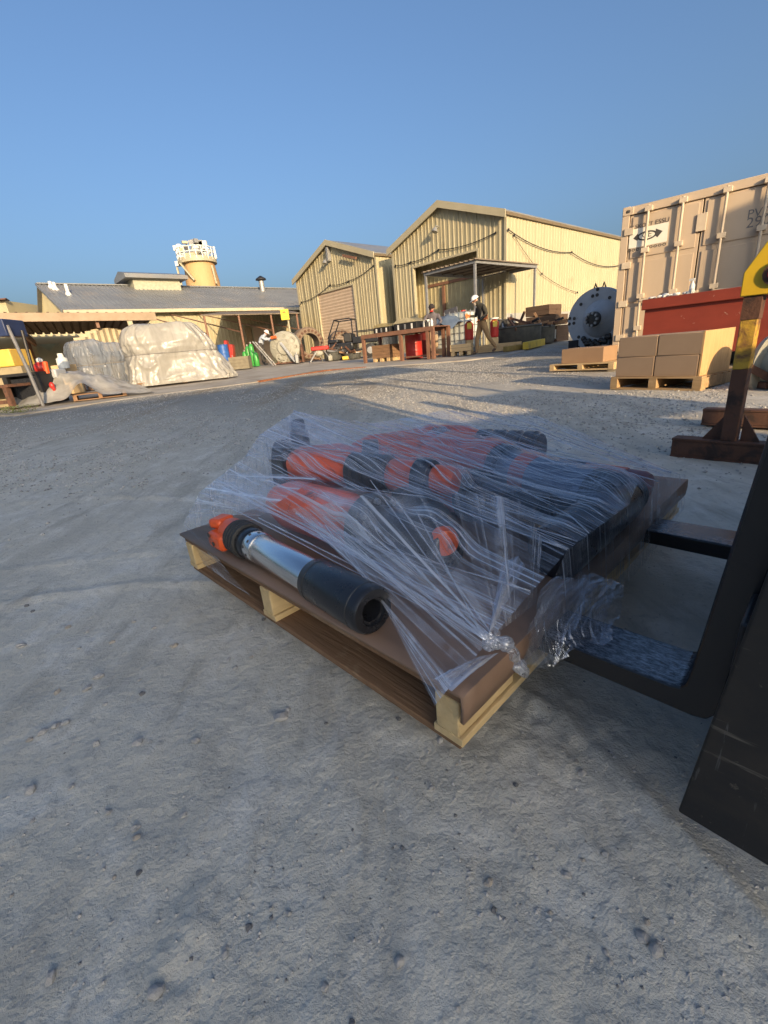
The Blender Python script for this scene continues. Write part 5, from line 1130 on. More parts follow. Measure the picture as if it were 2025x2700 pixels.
def ext_post(px, py, d_, top_py, label):
    p = at_d(px, py, d_); gz1 = g1(p.x, p.y) + .03; h = at_d(px, top_py, d_).z - gz1
    t = thing(WF, (p.x, p.y, gz1), 'extinguisher_post', label, 'extinguisher', 'red extinguisher posts')
    m = MB(); m.lathe((p.x, p.y, gz1 + h * .40), (0, 0, 1), [(0, .13), (.02, .145), (h * .44, .145), (h * .50, .09), (h * .53, .05)], 16); m.build('cylinder', REDP, t)
    m = MB(); m.cyl((p.x, p.y, gz1 + h * .93), (p.x, p.y, gz1 + h * .97), .15, n=12); m.build('white_cap', WHITEP, t)
    m = MB(); m.box(p.x - .09, p.x + .06, p.y - .155, p.y - .146, gz1 + h * .70, gz1 + h * .88); m.build('yellow_label', YELLOW, t)
    m = MB(); m.box(p.x - .11, p.x + .11, p.y - .11, p.y + .11, gz1 + .05, gz1 + h * .40); m.build('timber_base', WOODL, t, bevel=.01)
    m = MB(); m.box(p.x - .2, p.x + .2, p.y - .2, p.y + .2, gz1, gz1 + .05); m.build('foot_plate', WOODL, t); return t
ext_post(1014, 752, 15.9, 688, 'red extinguisher with a yellow label left of the hard-hatted man'); ext_post(1068, 752, 16.6, 684, 'red extinguisher with a white cap right of the hard-hatted man')
q = at_d(997, 766, 15.4); fr = Frame((q.x, q.y, 0), R(-20)); crate(fr, 0, .1, g1(q.x, q.y) + .16, .68, .5, .22, WOODL, 'pale timber box on blocks at the feet of the hard-hatted man', slats=2)
m = MB(); gz1 = g1(q.x, q.y) + .03
for k in (-1, 0, 1): m.box(k * .26 - .06, k * .26 + .06, -.13, .33, gz1, gz1 + .125)
solo(fr, (0, .1, gz1), 'timber_blocks', m, WOODL, 'three timber blocks under the pale box', 'timber')
for k, (x, d_, lb_) in enumerate(((1078, 18.2, 'black drum just right of the walking man'), (1091, 18.8, 'black drum second from the walking man'))):
    q = at_d(x, 740, d_); gz1 = g1(q.x, q.y) + .03; drum(WF, q.x, q.y, gz1, .30, at_d(x, 692, d_).z - gz1, RUBBER, lb_, 'drum', 'black drums by the carport post')
def basket(px, d_, top_py, w, label):
    p = at_d(px, 745 if px > 900 else 778, d_); gz1 = g1(p.x, p.y) + .03; h = at_d(px, top_py, d_).z - gz1
    t = thing(WF, (p.x, p.y, gz1), 'scrap_tub', label, 'tub', 'dark tubs of scrap'); m = MB()
    m.lathe((p.x, p.y, gz1), (0, 0, 1), [(0, w * .46), (h * .12, w * .5), (h * .62, w * .5), (h * .66, w * .52), (h * .70, w * .50)], 26); m.build('tub_body', mat('mottled_black_tub', (.035, .037, .033), .7, 0, (.08, .075, .06), 5), t)
    for k in range(14):
        a = random.uniform(0, 6.28); r = random.uniform(0, w * .4); m = MB(); c = Vector((p.x + r * math.cos(a), p.y + r * math.sin(a), gz1 + h * random.uniform(.7, .82))); dv = Vector((random.uniform(-1, 1), random.uniform(-1, 1), random.uniform(-.15, .45))).normalized() * random.uniform(.25, .6)
        m.bar(c - dv * .5, c + dv, .05, .08); m.build('scrap_piece', random.choice((RUSTB, WOODW, GALV, DARKST)), t)
    return t
basket(722, 22.6, 752, .9, 'small dark tub of machine parts left of the buggy'); basket(762, 22.2, 757, .8, 'small dark tub of machine parts below the buggy bonnet')
basket(1120, 17.8, 684, 1.55, 'round dark tub of scrap timber and steel behind the right carport post'); basket(1165, 19.2, 690, 1.1, 'second dark tub of scrap further back along the side wall')
q = at_d(1182, 735, 20.2); fr = Frame((q.x, q.y, 0), YAW); gz1 = g1(q.x, q.y) + .02
for k, (z, w, x, lb_) in enumerate(((0, 1.3, 0, 'bottom brown crate of the leaning stack by the side wall'), (.62, 1.25, -.05, 'middle brown crate of the leaning stack by the side wall'), (1.02, 1.0, -.2, 'top brown crate of the leaning stack by the side wall'))):
    crate(fr, x, 0, gz1 + z, w, 1.0, (.60, .38, .36)[k], wood('dark_crate_wood', (.13, .085, .055), (.08, .05, .035), 0), lb_, group='stacked brown crates', slats=(3, 2, 2)[k])
m = MB(); m.box(.36, .62, -.515, -.505, gz1 + .12, gz1 + .45); solo(fr, (.5, -.51, gz1 + .1), 'paper_notice', m, WHITEP, 'white paper notice fixed to the bottom crate', 'notice')
m = MB(); m.bar((-.2, -.75, gz1 + .66), (1.05, -.3, gz1 + .72), .16, .12); solo(fr, (.4, -.5, gz1 + .6), 'timber_beam', m, WOODW, 'long rough timber jutting right from the stacked crates', 'timber')
a = at_d(1135, 748, 15.6); b = at_d(1172, 738, 17.6)
def curb(a, b, h, label, m_): mb = MB(); mb.bar((a.x, a.y, g1(a.x, a.y) + h / 2 + .02), (b.x, b.y, g1(b.x, b.y) + h / 2 + .02), .18, h); solo(WF, tuple(a.lerp(b, .5)), 'kerb_block', mb, m_, label, 'kerb', 'yellow kerb blocks', bevel=.01)
curb(a, b, .22, 'yellow painted kerb block below the scrap tub', YELLOW)
a = at_d(1092, 752, 15.3); b = at_d(1132, 747, 16.2); curb(a, b, .16, 'shaded brown yellow kerb block left of the bright one', mat('shaded_yellow', (.30, .21, .06), .7))  # darker copy of the kerb yellow, its shade put into the colour
for k, (x, y, d_, L_) in enumerate(((1070, 755, 15.9, 1.1), (1085, 748, 16.6, 1.2), (960, 766, 17.2, .9))):
    q = at_d(x, y, d_); fr = Frame((q.x, q.y, 0), (R(-25), R(-10), R(-15))[k]); gz1 = g1(q.x, q.y) + .03
    t = thing(fr, (0, 0, gz1), 'timber_stack', ('stack of pale planks behind the walking man', 'second stack of pale planks nearer the tub', 'yellowish planks lying below the white tote')[k], 'planks', 'stacks of pale planks')
    for i in range(4):
        for j in range(2): m = MB(); m.cbox((random.uniform(-.05, .05), -.2 + j * .2, gz1 + .03 + i * .055), (L_, .17, .05), rz=random.uniform(-.06, .06)); m.build('plank', WOODL, t)
# ------------------------------------------------------------------ left edge: pipe stand, benches, trolley, red bundle, boxes
q0 = at_d(*c1(75, 1020), 12.5); q1 = at_d(*c1(300, 1500), 12.3); gz1 = g1(q1.x, q1.y) + .035
t = thing(WF, (q1.x, q1.y, gz1), 'loading_arm', 'slanting grey pole with a dark blue box at its top at the left edge', 'arm')
m = MB(); m.tube([tuple(q0), tuple(q1), (q1.x + .05, q1.y, gz1)], .035, 8); m.build('pole', mat('dull_grey_pole', (.16, .16, .165), .6), t); m = MB(); m.tube([(q0.x + .12, q0.y + .2, q0.z - .1), (q1.x - .05, q1.y + .2, q1.z)], .03, 8); m.build('hose', DARKST, t)
b0 = at_d(*c1(-60, 960), 12.6); b1 = at_d(*c1(75, 1130), 12.4); m = MB(); m.box(min(b0.x, b1.x), max(b0.x, b1.x), q0.y - .1, q0.y + .5, b1.z, b0.z); m.build('blue_box', mat('navy_box', (.02, .035, .10), .5), t, bevel=.02)
def bench(px, py, d_, top_py, L_, rz, label, m_=BRTAB, depth=.8):
    p = at_g(px, py); d_ = math.hypot(p.x, p.y); fr = Frame((p.x, p.y, 0), rz); gz1 = g1(p.x, p.y) + .01; h = at_d(px, top_py, d_).z
    t = thing(fr, (0, 0, gz1), 'steel_bench', label, 'bench'); m = MB(); m.box(-L_, .12, -.05, depth, h - .06, h); m.build('benchtop', m_, t)
    for x in (0, -L_ + .1):
        for y in (0, depth - .1): m = MB(); m.box(x - .05, x + .05, y - .04, y + .06, gz1, h - .062); m.build('leg', m_, t)
    m = MB(); m.box(-L_, .05, 0, .05, gz1 + .12, gz1 + .2); m.build('stretcher', m_, t); return t
bench(30, 885, 9.6, 829, 1.6, R(-12), 'low rusty steel bench cut by the left picture edge', RUSTB)
p = at_d(85, 842, 13.2); gz1 = g1(p.x, p.y) + .03
t = thing(WF, (p.x, p.y, gz1), 'black_trolley', 'black steel trolley with a flat top below the blue box', 'trolley')
zt_ = at_d(85, 803, 13.2).z; m = MB(); m.box(p.x - .55, p.x + .32, p.y - .3, p.y + .5, zt_ - .06, zt_); m.build('trolley_top', DARKST, t)
for x in (-.48, .26): m = MB(); m.box(p.x + x - .05, p.x + x + .05, p.y - .28, p.y + .45, gz1, zt_ - .06); m.build('side_frame', DARKST, t)
m = MB(); m.box(p.x - .42, p.x + .2, p.y - .2, p.y + .42, gz1 + .12, zt_ - .12); m.build('cabinet', BLACKP, t)
m = MB(); q = at_d(112, 833, 12.8); m.ell(q, (.055, .05, .08), 10, 8); m.ell(q + Vector((.02, 0, -.07)), (.035, .04, .06), 10, 8); solo(WF, (q.x, q.y, gz1), 'red_rag', m, REDP, 'red rag hanging at the right side of the black trolley', 'rag')
q = at_d(87, 790, 13.2); zt_ = at_d(87, 808, 13.2).z
t = thing(WF, (q.x, q.y, zt_), 'red_pump', 'bright red pump with a pale cap standing on the black trolley', 'pump')
m = MB(); m.ell((q.x, q.y, zt_ + .13), (.15, .13, .14), 14, 10); m.build('pump_body', REDP, t); m = MB(); m.ell((q.x + .02, q.y, zt_ + .29), (.07, .07, .06), 12, 8); m.build('pump_cap', WHITEP, t); m = MB(); m.cyl((q.x + .17, q.y - .1, zt_), (q.x + .2, q.y - .1, zt_ + .25), .05, n=8); m.build('pump_motor', ORANGE, t)
q = at_d(120, 795, 13.3); m = MB(); m.box(q.x - .09, q.x + .10, q.y - .2, q.y + .2, zt_ - .12, zt_ + .08); solo(WF, (q.x, q.y, zt_ - .3), 'grey_machine_box', m, GREYM, 'grey metal box right of the red pump', 'box', bevel=.03)
a = at_d(*c1(40, 1320), 14.0); b = at_d(*c1(240, 1440), 14.0)
t = thing(WF, (b.x, b.y, g1(b.x, b.y)), 'yellow_crate', 'bright yellow box on a cream stand left of the pole', 'box')
m = MB(); m.box(a.x - .6, b.x, a.y - .1, a.y + .6, b.z, a.z + .1); m.build('box_body', mat('bright_yellow_box', (.72, .50, .10), .6, 0, (.66, .36, .05), 2.5), t, bevel=.02); m = MB(); m.box(a.x - .6, b.x + .1, a.y - .05, a.y + .6, g1(b.x, b.y), b.z - .003); m.build('stand', mat('drab_stand', (.34, .28, .17), .8), t)
for k in range(3):
    a = at_d(*c1(520 + 60 * k, 1440), 16.5 + .3 * k); b = at_d(*c1(780, 1540), 16.5 + .3 * k)
    z1 = a.z - k * .0; m = MB(); m.box(a.x, b.x, a.y, a.y + .5, g1(a.x, a.y) + .035, z1 - .12 * k)
    solo(WF, (a.x, a.y, g1(a.x, a.y)), 'timber_pile', m, (WOODL, TRIM, WOODW)[k], ('pale timber pile under the lattice window', 'cream box beside the pale timber pile', 'brown timber pile behind the cream box')[k], 'timber', bevel=.02)
q = at_d(*c1(657, 1420), 16.0); m = MB(); m.lathe((q.x, q.y, q.z - .02), (0, 0, 1), [(-.10, .14), (0, .15), (.16, .14), (.2, .08), (.3, .07)], 14); solo(WF, (q.x, q.y, q.z - .4), 'white_container', m, WHITEP, 'white plastic bottle on the timber pile below the lattice window', 'bottle')
a = at_d(*c1(810, 1190), 19.5); b = at_d(*c1(1300, 1090), 20.5); m = MB()
for i in range(9):
    f = i / 8; p = a.lerp(b, f); m.bar((p.x, p.y, g1(p.x, p.y) + 1.2), (p.x, p.y, p.z + .25 * math.sin(f * PI)), .5, .4)
solo(WF, tuple(a), 'stacked_sheets', m, mat('pale_stack', (.5, .42, .28), .8), 'pale stack of sheets behind the bluish wrapped loads', 'stack')
# weeds at the slab edge
m = MB()
wc = at_g(40, 892)
for _ in range(420):
    a = random.uniform(0, 6.28); r = random.random() ** .7 * .55; c = Vector((wc.x - .1 + r * math.cos(a), wc.y + .0 + r * .4 * math.sin(a), g1(wc.x, wc.y) + random.uniform(0, .13))); d = Vector((random.uniform(-1, 1), random.uniform(-1, 1), random.uniform(-.2, 1))).normalized(); s_ = d.orthogonal().normalized(); L_ = random.uniform(.02, .05)
    m.add([c, c + d * L_ * .5 + s_ * L_ * .22, c + d * L_, c + d * L_ * .5 - s_ * L_ * .22], [(0, 1, 2, 3)])
solo(WF, (wc.x, wc.y, g1(wc.x, wc.y)), 'weeds', m, WEED, 'low green weeds growing at the slab edge on the left', 'weeds', kind='stuff')
# ------------------------------------------------------------------ the loaded pallet on the forks
EA = (Vector((-.66248, .74908, 0)) - .0225 * Vector((.74908, .66248, 0))).normalized()
PF = Frame((.0873, .5374, 0), math.atan2(EA.y, EA.x))      # x along the left edge of the pallet, -y along its right edge
PA, PB = 1.115, 1.27; ZB, ZT = .082, .200
nA = PF.m @ Vector((1, 0, 0)); nB = PF.m @ Vector((0, 1, 0))
def Q(a, b, z): return (a, -b, z)
def qa(px, py, a): return PF.l(at_plane(px, py, PF.w((a, 0, 0)), nA))
def qb(px, py, b): return PF.l(at_plane(px, py, PF.w((0, -b, 0)), nB))
def qz(px, py, z): return PF.l(at_z(px, py, z))
PWX = mat('pallet_side_timber', (.54, .38, .20), .8, 0, (.42, .28, .13), 3, (1.5, 14, 14), .3, .75, .4, 6, dirt=(.22, .13, .07), dscale=5, dlo=.58, dhi=.8, spec=.2)
PWS = mat('pallet_stringer_timber', (.62, .46, .24), .8, 0, (.50, .35, .17), 3, (14, 1.5, 14), .3, .75, .4, 6, dirt=(.30, .20, .10), dscale=6, dlo=.60, dhi=.8, spec=.2)
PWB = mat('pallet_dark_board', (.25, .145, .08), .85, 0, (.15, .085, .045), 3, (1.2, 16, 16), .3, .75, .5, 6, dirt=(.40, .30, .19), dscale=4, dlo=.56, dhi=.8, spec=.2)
pal = thing(PF, Q(PA / 2, PB / 2, ZB), 'timber_pallet', 'timber pallet raised on black forks under the film wrapped tools', 'pallet')
for a in (.026, .60, PA - .030):
    for b in (.085, .615, PB - .085):
        m = MB(); m.box(a - .024, a + .024, -b - .085, -b + .085, ZB + .016, ZT - .031); m.build('block', PWS, pal, bevel=.003)
for a in (.026, .60, PA - .030):
    m = MB(); m.box(a - .030, a + .030, -PB, 0, ZB + .0002, ZB + .0155); m.build('bottom_cross_board', PWS, pal, bevel=.0015)
for i in range(9):
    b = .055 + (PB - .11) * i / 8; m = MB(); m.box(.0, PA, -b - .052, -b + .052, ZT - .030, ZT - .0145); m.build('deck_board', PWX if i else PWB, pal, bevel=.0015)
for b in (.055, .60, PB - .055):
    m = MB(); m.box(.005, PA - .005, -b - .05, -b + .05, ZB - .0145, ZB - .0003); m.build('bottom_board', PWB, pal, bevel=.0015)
sh_ = MB()
rows = []
for a, z in ((-.014, ZT - .056), (-.017, ZT - .025), (-.016, ZT - .002), (-.0145, ZT + .0005), (.0, ZT), (.03, ZT), (.2, ZT), (.6, ZT - .0005), (PA + .004, ZT)):
    rows.append([Q(a, b, z + .0018 * mnoise.noise(Vector((a * 5, b * 5, 0)))) for b in np.linspace(-.008, PB + .008, 40)])
sh_.grid(rows); so_ = solo(PF, Q(.5, .5, ZT), 'brown_sheet', sh_, SHEETB, 'brown fibre sheet covering the raised pallet and folded over one edge', 'sheet', smooth=30)
q = so_.modifiers.new('thick', 'SOLIDIFY'); q.thickness = .007; q.offset = -1
# ------------------------------------------------------------------ drilling tools lying under the film
CYLS = []      # (p0, p1, r) in pallet coordinates, used to drape the film
def tool(label, p0, p1, segs, fname='drill_tool', zbase=ZT, drape=True):
    """segs: (part name, from, to, radius, material, profile) along the axis, fractions 0..1"""
    P0, P1 = Vector(Q(*p0)), Vector(Q(*p1)); L = (P1 - P0).length; d = (P1 - P0).normalized()
    t = thing(PF, (P0.x, P0.y, zbase), fname, label, 'drilling tool', 'drilling tools on the wrapped pallet')
    for nm, f0, f1, r, m_, kind in segs:
        a, l = P0 + d * L * f0, L * (f1 - f0); m = MB()
        if kind == 'ribs':
            pr = []; nr_ = 4
            for k in range(nr_): s_ = l / nr_; pr += [(k * s_, r * .86), (k * s_ + s_ * .15, r), (k * s_ + s_ * .7, r), (k * s_ + s_ * .85, r * .86)]
            m.lathe(a, d, pr + [(l, r * .86)], 40)
        elif kind == 'socket':
            m.lathe(a, d, [(0, r * .97), (.004, r), (l - .012, r), (l - .004, r * .97), (l, r * .90), (l, r * .62), (l - .006, r * .60), (l - .006, r * .46), (l - .07, r * .44), (l - .07, 0)], 44)
        elif kind == 'cap':
            m.lathe(a, d, [(0, r * .8), (l * .1, r), (l * .75, r), (l * .95, r * .85), (l, r * .55), (l, 0)], 32)
        elif kind == 'hex': m.lathe(a, d, [(0, r), (l, r)], 6)
        elif kind == 'taper': m.lathe(a, d, [(0, r * .7), (l * .2, r), (l * .8, r), (l, r * .75)], 36)
        else: m.lathe(a, d, [(0, r * .96), (.004, r), (l - .004, r), (l, r * .96)], 40)
        m.build(nm, m_, t)
        if drape: CYLS.append((a, a + d * l, r))
    return t
tool('chrome rodded tool with a black socket end lying uncovered along the pallet edge', (.86, .055, .247), (.205, .020, .249),
     [('orange_head', 0, .10, .043, ORANGE, 'taper'), ('ribbed_collar', .10, .20, .050, RUBBER, 'ribs'), ('collar', .20, .255, .043, BLACKP, ''), ('holed_collar', .255, .315, .0415, CHROME, ''), ('steel_rod', .315, .70, .039, CHROME, ''), ('socket_end', .70, 1.0, .048, BLACKP, 'socket')], drape=False)
t1 = bpy.data.objects['drill_tool']; a_ = Vector(Q(.845, .055, .247))
m = MB(); m.cbox(a_ + Vector((.0, .035, -.01)), (.085, .05, .05)); m.build('side_lug', ORANGE, t1, bevel=.012)
m = MB(); m.cbox(a_ + Vector((.035, .01, .03)), (.05, .06, .03), rz=.3); m.build('top_lug', ORANGE, t1, bevel=.010)
for dx, dz in ((.0, -.015), (.02, .008)): m = MB(); c = a_ + Vector((dx, .061, dz)); m.cyl(c, c + Vector((0, .002, 0)), .007, n=12); m.build('lug_hole', INK, t1)
_p0, _p1 = Vector(Q(.86, .055, .247)), Vector(Q(.205, .020, .249)); _d = (_p1 - _p0).normalized(); _u = _d.orthogonal().normalized(); _v = _d.cross(_u)
for k in range(14):
    q = 2 * PI * k / 14; n_ = _u * math.cos(q) + _v * math.sin(q); c = _p0 + (_p1 - _p0) * (.272 + .024 * (k % 2)) + n_ * .0412; m = MB(); m.cyl(c, c + n_ * .0012, .0042, n=8); m.build('collar_hole', INK, t1)
for f_ in (.725, .955): m = MB(); m.lathe(_p0 + (_p1 - _p0) * f_, _d, [(0, .0478), (.001, .0487), (.004, .0487), (.005, .0478)], 44, caps=False); m.build('ring_mark', GREASE, t1)
def bolts(t, p0, p1, f, r, n=8, rb=.008):
    P0, P1 = Vector(Q(*p0)), Vector(Q(*p1)); d = (P1 - P0).normalized(); c = P0 + (P1 - P0) * f; u_ = d.orthogonal().normalized(); v_ = d.cross(u_)
    for k in range(n): q = 2 * PI * k / n; o_ = c + u_ * r * math.cos(q) + v_ * r * math.sin(q); m = MB(); m.cyl(o_, o_ + d * .012, rb, n=6); m.build('bolt', GALV, t)
t2 = tool('thick orange bodied tool with a dark flange facing the knot', (.86, .235, .285), (.21, .265, .280),
     [('orange_body', 0, .60, .076, ORANGE, 'taper'), ('flange', .60, .66, .086, RUBBER, ''), ('black_barrel', .66, 1.0, .062, BLACKP, 'socket')])
t3 = tool('orange bodied tool with a big black end disc at the far left', (1.12, .40, .315), (.60, .92, .300),
     [('end_disc', 0, .06, .112, RUBBER, ''), ('orange_body', .06, .40, .084, ORANGE, 'taper'), ('black_band', .44, .52, .090, BLACKP, ''), ('orange_mid', .40, .44, .086, ORANGE, ''), ('orange_tail', .52, 1.0, .078, ORANGE, 'taper')])
bolts(t2, (.86, .235, .285), (.21, .265, .280), .66, .074); bolts(t3, (1.12, .40, .315), (.60, .92, .300), -.015, .09, 10)
tool('black rod with orange caps lying over the middle tools', (.92, .34, .375), (.34, .47, .360),
     [('orange_tube', 0, .42, .046, ORANGE, 'taper'), ('sleeve', .42, .66, .056, RUBBER, 'ribs'), ('orange_neck', .66, .80, .046, ORANGE, ''), ('collar', .80, .88, .054, BLACKP, ''), ('orange_cap', .88, 1.0, .040, ORANGE, 'cap')])
tool('short black coupling with an orange cap next to the dark flange', (.50, .45, .30), (.20, .235, .305),
     [('coupling', 0, .82, .055, RUBBER, 'ribs'), ('orange_cap', .82, 1.0, .034, ORANGE, 'cap')])
tool('orange and black tool in the middle beside the fat black cylinder', (.66, .63, .290), (.14, .56, .272),
     [('orange_body', 0, .52, .070, ORANGE, 'taper'), ('flange', .52, .58, .078, RUBBER, ''), ('barrel', .58, 1.0, .056, BLACKP, 'socket')])
tool('stubby orange tool behind the big black end disc', (1.08, .74, .295), (.84, 1.16, .295),
     [('orange_body', 0, .75, .078, ORANGE, 'taper'), ('black_end', .75, 1.0, .070, RUBBER, 'ribs')])
tool('long grey blue barrelled tool with an orange collar at the right', (.78, .93, .315), (.035, .715, .285),
     [('orange_body', 0, .38, .074, ORANGE, 'taper'), ('orange_collar', .38, .47, .088, ORANGE, ''), ('black_collar', .47, .52, .080, BLACKP, ''), ('orange_band', .60, .68, .071, ORANGE, ''), ('barrel', .52, .93, .068, mat('blue_grey_steel', (.14, .17, .22), .3, .5, (.10, .12, .16), 6), ''), ('end_collar', .93, 1.0, .076, RUBBER, 'ribs')])
tool('fat black cylinder lying along the right edge of the pallet', (.040, .40, .262), (.045, .86, .262),
     [('barrel', 0, .86, .062, BLACKP, ''), ('end_cap', .86, 1.0, .056, RUBBER, 'ribs')])
tool('dark red capped tool at the far right corner of the pallet', (.70, 1.05, .262), (.015, .955, .258),
     [('orange_body', 0, .5, .060, ORANGE, 'taper'), ('black_neck', .5, .72, .046, BLACKP, ''), ('orange_neck', .72, .90, .047, ORANGE, ''), ('red_cap', .90, 1.0, .044, REDCAP, 'cap')])
tool('orange tool lying along the far edge of the pallet', (1.05, 1.12, .285), (.45, 1.15, .290),
     [('orange_body', 0, .55, .080, ORANGE, 'taper'), ('black_end', .55, 1.0, .070, BLACKP, 'ribs')])
tool('upright black stub holding up the peak of the film', (1.10, .50, ZT), (1.10, .50, .49), [('stub', 0, .85, .035, BLACKP, ''), ('stub_head', .85, 1.0, .026, RUBBER, 'cap')])
# ------------------------------------------------------------------ stretch film
fw_ = thing(PF, Q(.5, .4, ZT), 'stretch_wrap', 'clear stretch film pulled tight over the tools and knotted at the near corner', 'plastic wrap')
def poly_resample(P, n):
    P = [Vector(p) for p in P]; L = [0]
    for a, b in zip(P, P[1:]): L.append(L[-1] + (b - a).length)
    out = []
    for i in range(n):
        s = L[-1] * i / (n - 1); k = max(0, min(len(P) - 2, next((j for j in range(len(L) - 1) if s <= L[j + 1] + 1e-9), len(P) - 2)))
        out.append(P[k].lerp(P[k + 1], (s - L[k]) / max(1e-9, L[k + 1] - L[k])))
    return out, L[-1]
def drape_z(x, y):
    z = np.full(x.shape, ZT + .004)
    for a, b, r in CYLS:
        d = (b - a); l2 = d.x ** 2 + d.y ** 2
        if l2 < 1e-4: continue
        t = ((x - a.x) * d.x + (y - a.y) * d.y) / l2; tc = np.clip(t, 0, 1)
        px = a.x + d.x * tc; py = a.y + d.y * tc; dist2 = (x - px) ** 2 + (y - py) ** 2
        top = a.z + d.z * tc + np.sqrt(np.clip(r * r - dist2, 0, None)) + .006
        z = np.maximum(z, np.where(dist2 < r * r, top, 0))
    return z
def film(name, P, Qp, m_, nu=150, nv=64, sag=0., wr=.004, drape=True, seed=0, fold=1.0, kk=1):
    A, la = poly_resample(P, nu); B, lb_ = poly_resample(Qp, nu); W_ = (la + lb_) / 2
    U, V = np.meshgrid(np.arange(nu) / (nu - 1), np.arange(nv) / (nv - 1), indexing='ij')
    a = np.array([tuple(p) for p in A])[:, None, :]; b = np.array([tuple(p) for p in B])[:, None, :]
    X = a * (1 - V[..., None]) + b * V[..., None]
    bell = np.sin(V * PI)
    X[..., 2] -= sag * bell * np.sin(U * PI)
    n1 = fbm(U * W_ * 60 * fold + seed, V * .7, 2, seed) - .5; n2 = fbm(U * W_ * 18 * fold + seed, V * .8 + 5, 2, seed + 3) - .5; n3 = fbm(U * 9, V * 9, 3, seed + 9) - .5
    X[..., 2] += (n1 * wr + n2 * wr * 2.2 + n3 * wr * .8) * (.25 + bell)
    if drape:
        dz = drape_z(X[..., 0], X[..., 1])
        X[..., 2] = np.maximum(X[..., 2], dz)
        for _ in range(3):
            Z = X[..., 2]; Zs = Z.copy(); Zs[1:-1, 1:-1] = (Z[:-2, 1:-1] + Z[2:, 1:-1] + Z[1:-1, :-2] + Z[1:-1, 2:] + 2 * Z[1:-1, 1:-1]) / 6
            X[..., 2] = np.maximum(Zs, dz - .002)
        X[..., 2] += (n1 * wr * .5)
    mb = MB(); mb.grid([[tuple(p) for p in row] for row in X]); mb.uv = [(float(u * W_ + seed * 1.7), float(v + seed * .37)) for u, v in zip(U.ravel(), V.ravel())]
    return mb.build(name, m_, fw_, smooth=180)
pk = qa(635, 890, 1.13)
v430, v530, v560, v400 = qa(430, 1065, 1.17), qa(530, 985, 1.17), qa(560, 940, 1.165), qa(400, 1120, 1.17)
kn = qa(1055, 1385, 0.); r1_, r2_, r3_ = qa(1225, 1190, -.022), qa(1390, 1065, -.022), qa(1450, 1024, -.012)
bk = [qa(800, 915, 1.08), qb(862, 905, 1.22), qb(960, 886, 1.22), qb(1060, 889, 1.22), qb(1165, 900, 1.22)]
bkr = [qb(1165, 900, 1.22), qb(1260, 935, 1.22), qb(1345, 975, 1.22)]
print('film', pk, v430, bk, bkr, r1_, r2_, r3_, kn)
film('film_sheet', [v430, v530, v560, pk], [kn, kn.lerp(r1_, .5), r1_], FILM, 170, 70, .01, .004, seed=1)
film('film_sheet', [v560, pk, bk[0], bk[1]], [r1_, r1_.lerp(r2_, .5), r2_], FILM, 170, 70, .008, .004, seed=2)
film('film_sheet', [bk[0], bk[1], bk[2], bk[3], bk[4]], [r1_.lerp(r2_, .55), r2_, r3_], FILM, 170, 70, .006, .004, seed=3)
film('film_sheet', [bkr[0], bkr[1], bkr[2]], [r3_, r3_ + Vector((0, -.12, -.03)), Vector(Q(.0, 1.22, .225))], FILMC, 90, 50, .004, .004, seed=4)
# cross wraps running between the peak and the right-hand corners
film('film_band', [v530, v560, pk], [r2_.lerp(r1_, .35), r2_], FILMC, 120, 70, .004, .003, seed=5)
# fan of straps gathered at the knot
f0, f1_, f2_ = qz(600, 1105, .325), qz(720, 1085, .385), qz(900, 1040, .435)
t0, t1 = qa(950, 1476, -.012), qa(1050, 1390, -.005)
film('film_fan', [f0, f1_, f2_], [kn + Vector((.0, .02, 0)), kn + Vector((0, -.03, .003))], FILMB, 150, 70, .0, .003, seed=6, drape=True)
film('film_fan', [qz(748, 1150, .31), qz(640, 1110, .325), f1_], [Vector((-.0, t0.y, .212)), kn], FILMC, 130, 70, .0, .003, seed=7, drape=True)
film('film_fan', [qz(980, 1060, .42), qz(1130, 1080, .40), r1_ + Vector((.05, 0, .01))], [kn + Vector((0, -.01, .002)), kn + Vector((.0, -.16, -.01))], FILMC, 120, 60, .0, .004, seed=8, drape=True)
# left corner crumple and skirts
film('film_skirt', [v400, v430, v530, v560, pk], [Q(1.185, -.01, .13), Q(1.18, .08, .12), Q(1.18, .35, .12), Q(1.18, .5, .12)], FILMB, 120, 40, 0, .012, drape=False, seed=9, fold=1.4)
film('film_crumple', [v400 + Vector((.0, .012, -.02)), v430, v530.lerp(v430, .4)], [qz(545, 1128, .262), qz(600, 1085, .345), qz(690, 1030, .40)], FILMB, 130, 60, .004, .010, seed=10, fold=1.6)
film('film_skirt', [kn + Vector((-.015, -.10, -.035)), r1_, r2_, r3_, Q(-.01, 1.26, .222)], [Q(-.024, .20, .115), Q(-.032, .40, .085), Q(-.032, .85, .085), Q(-.028, 1.0, .09), Q(-.02, 1.26, .10)], FILMC, 150, 40, 0, .008, drape=False, seed=11)
film('film_tail', [qa(398, 1128, 1.175), qa(402, 1165, 1.178), qa(418, 1205, 1.175)], [qb(470, 1205, -.012), qb(500, 1245, -.016), qb(545, 1290, -.012)], FILMC, 50, 40, .01, .006, drape=False, seed=12)
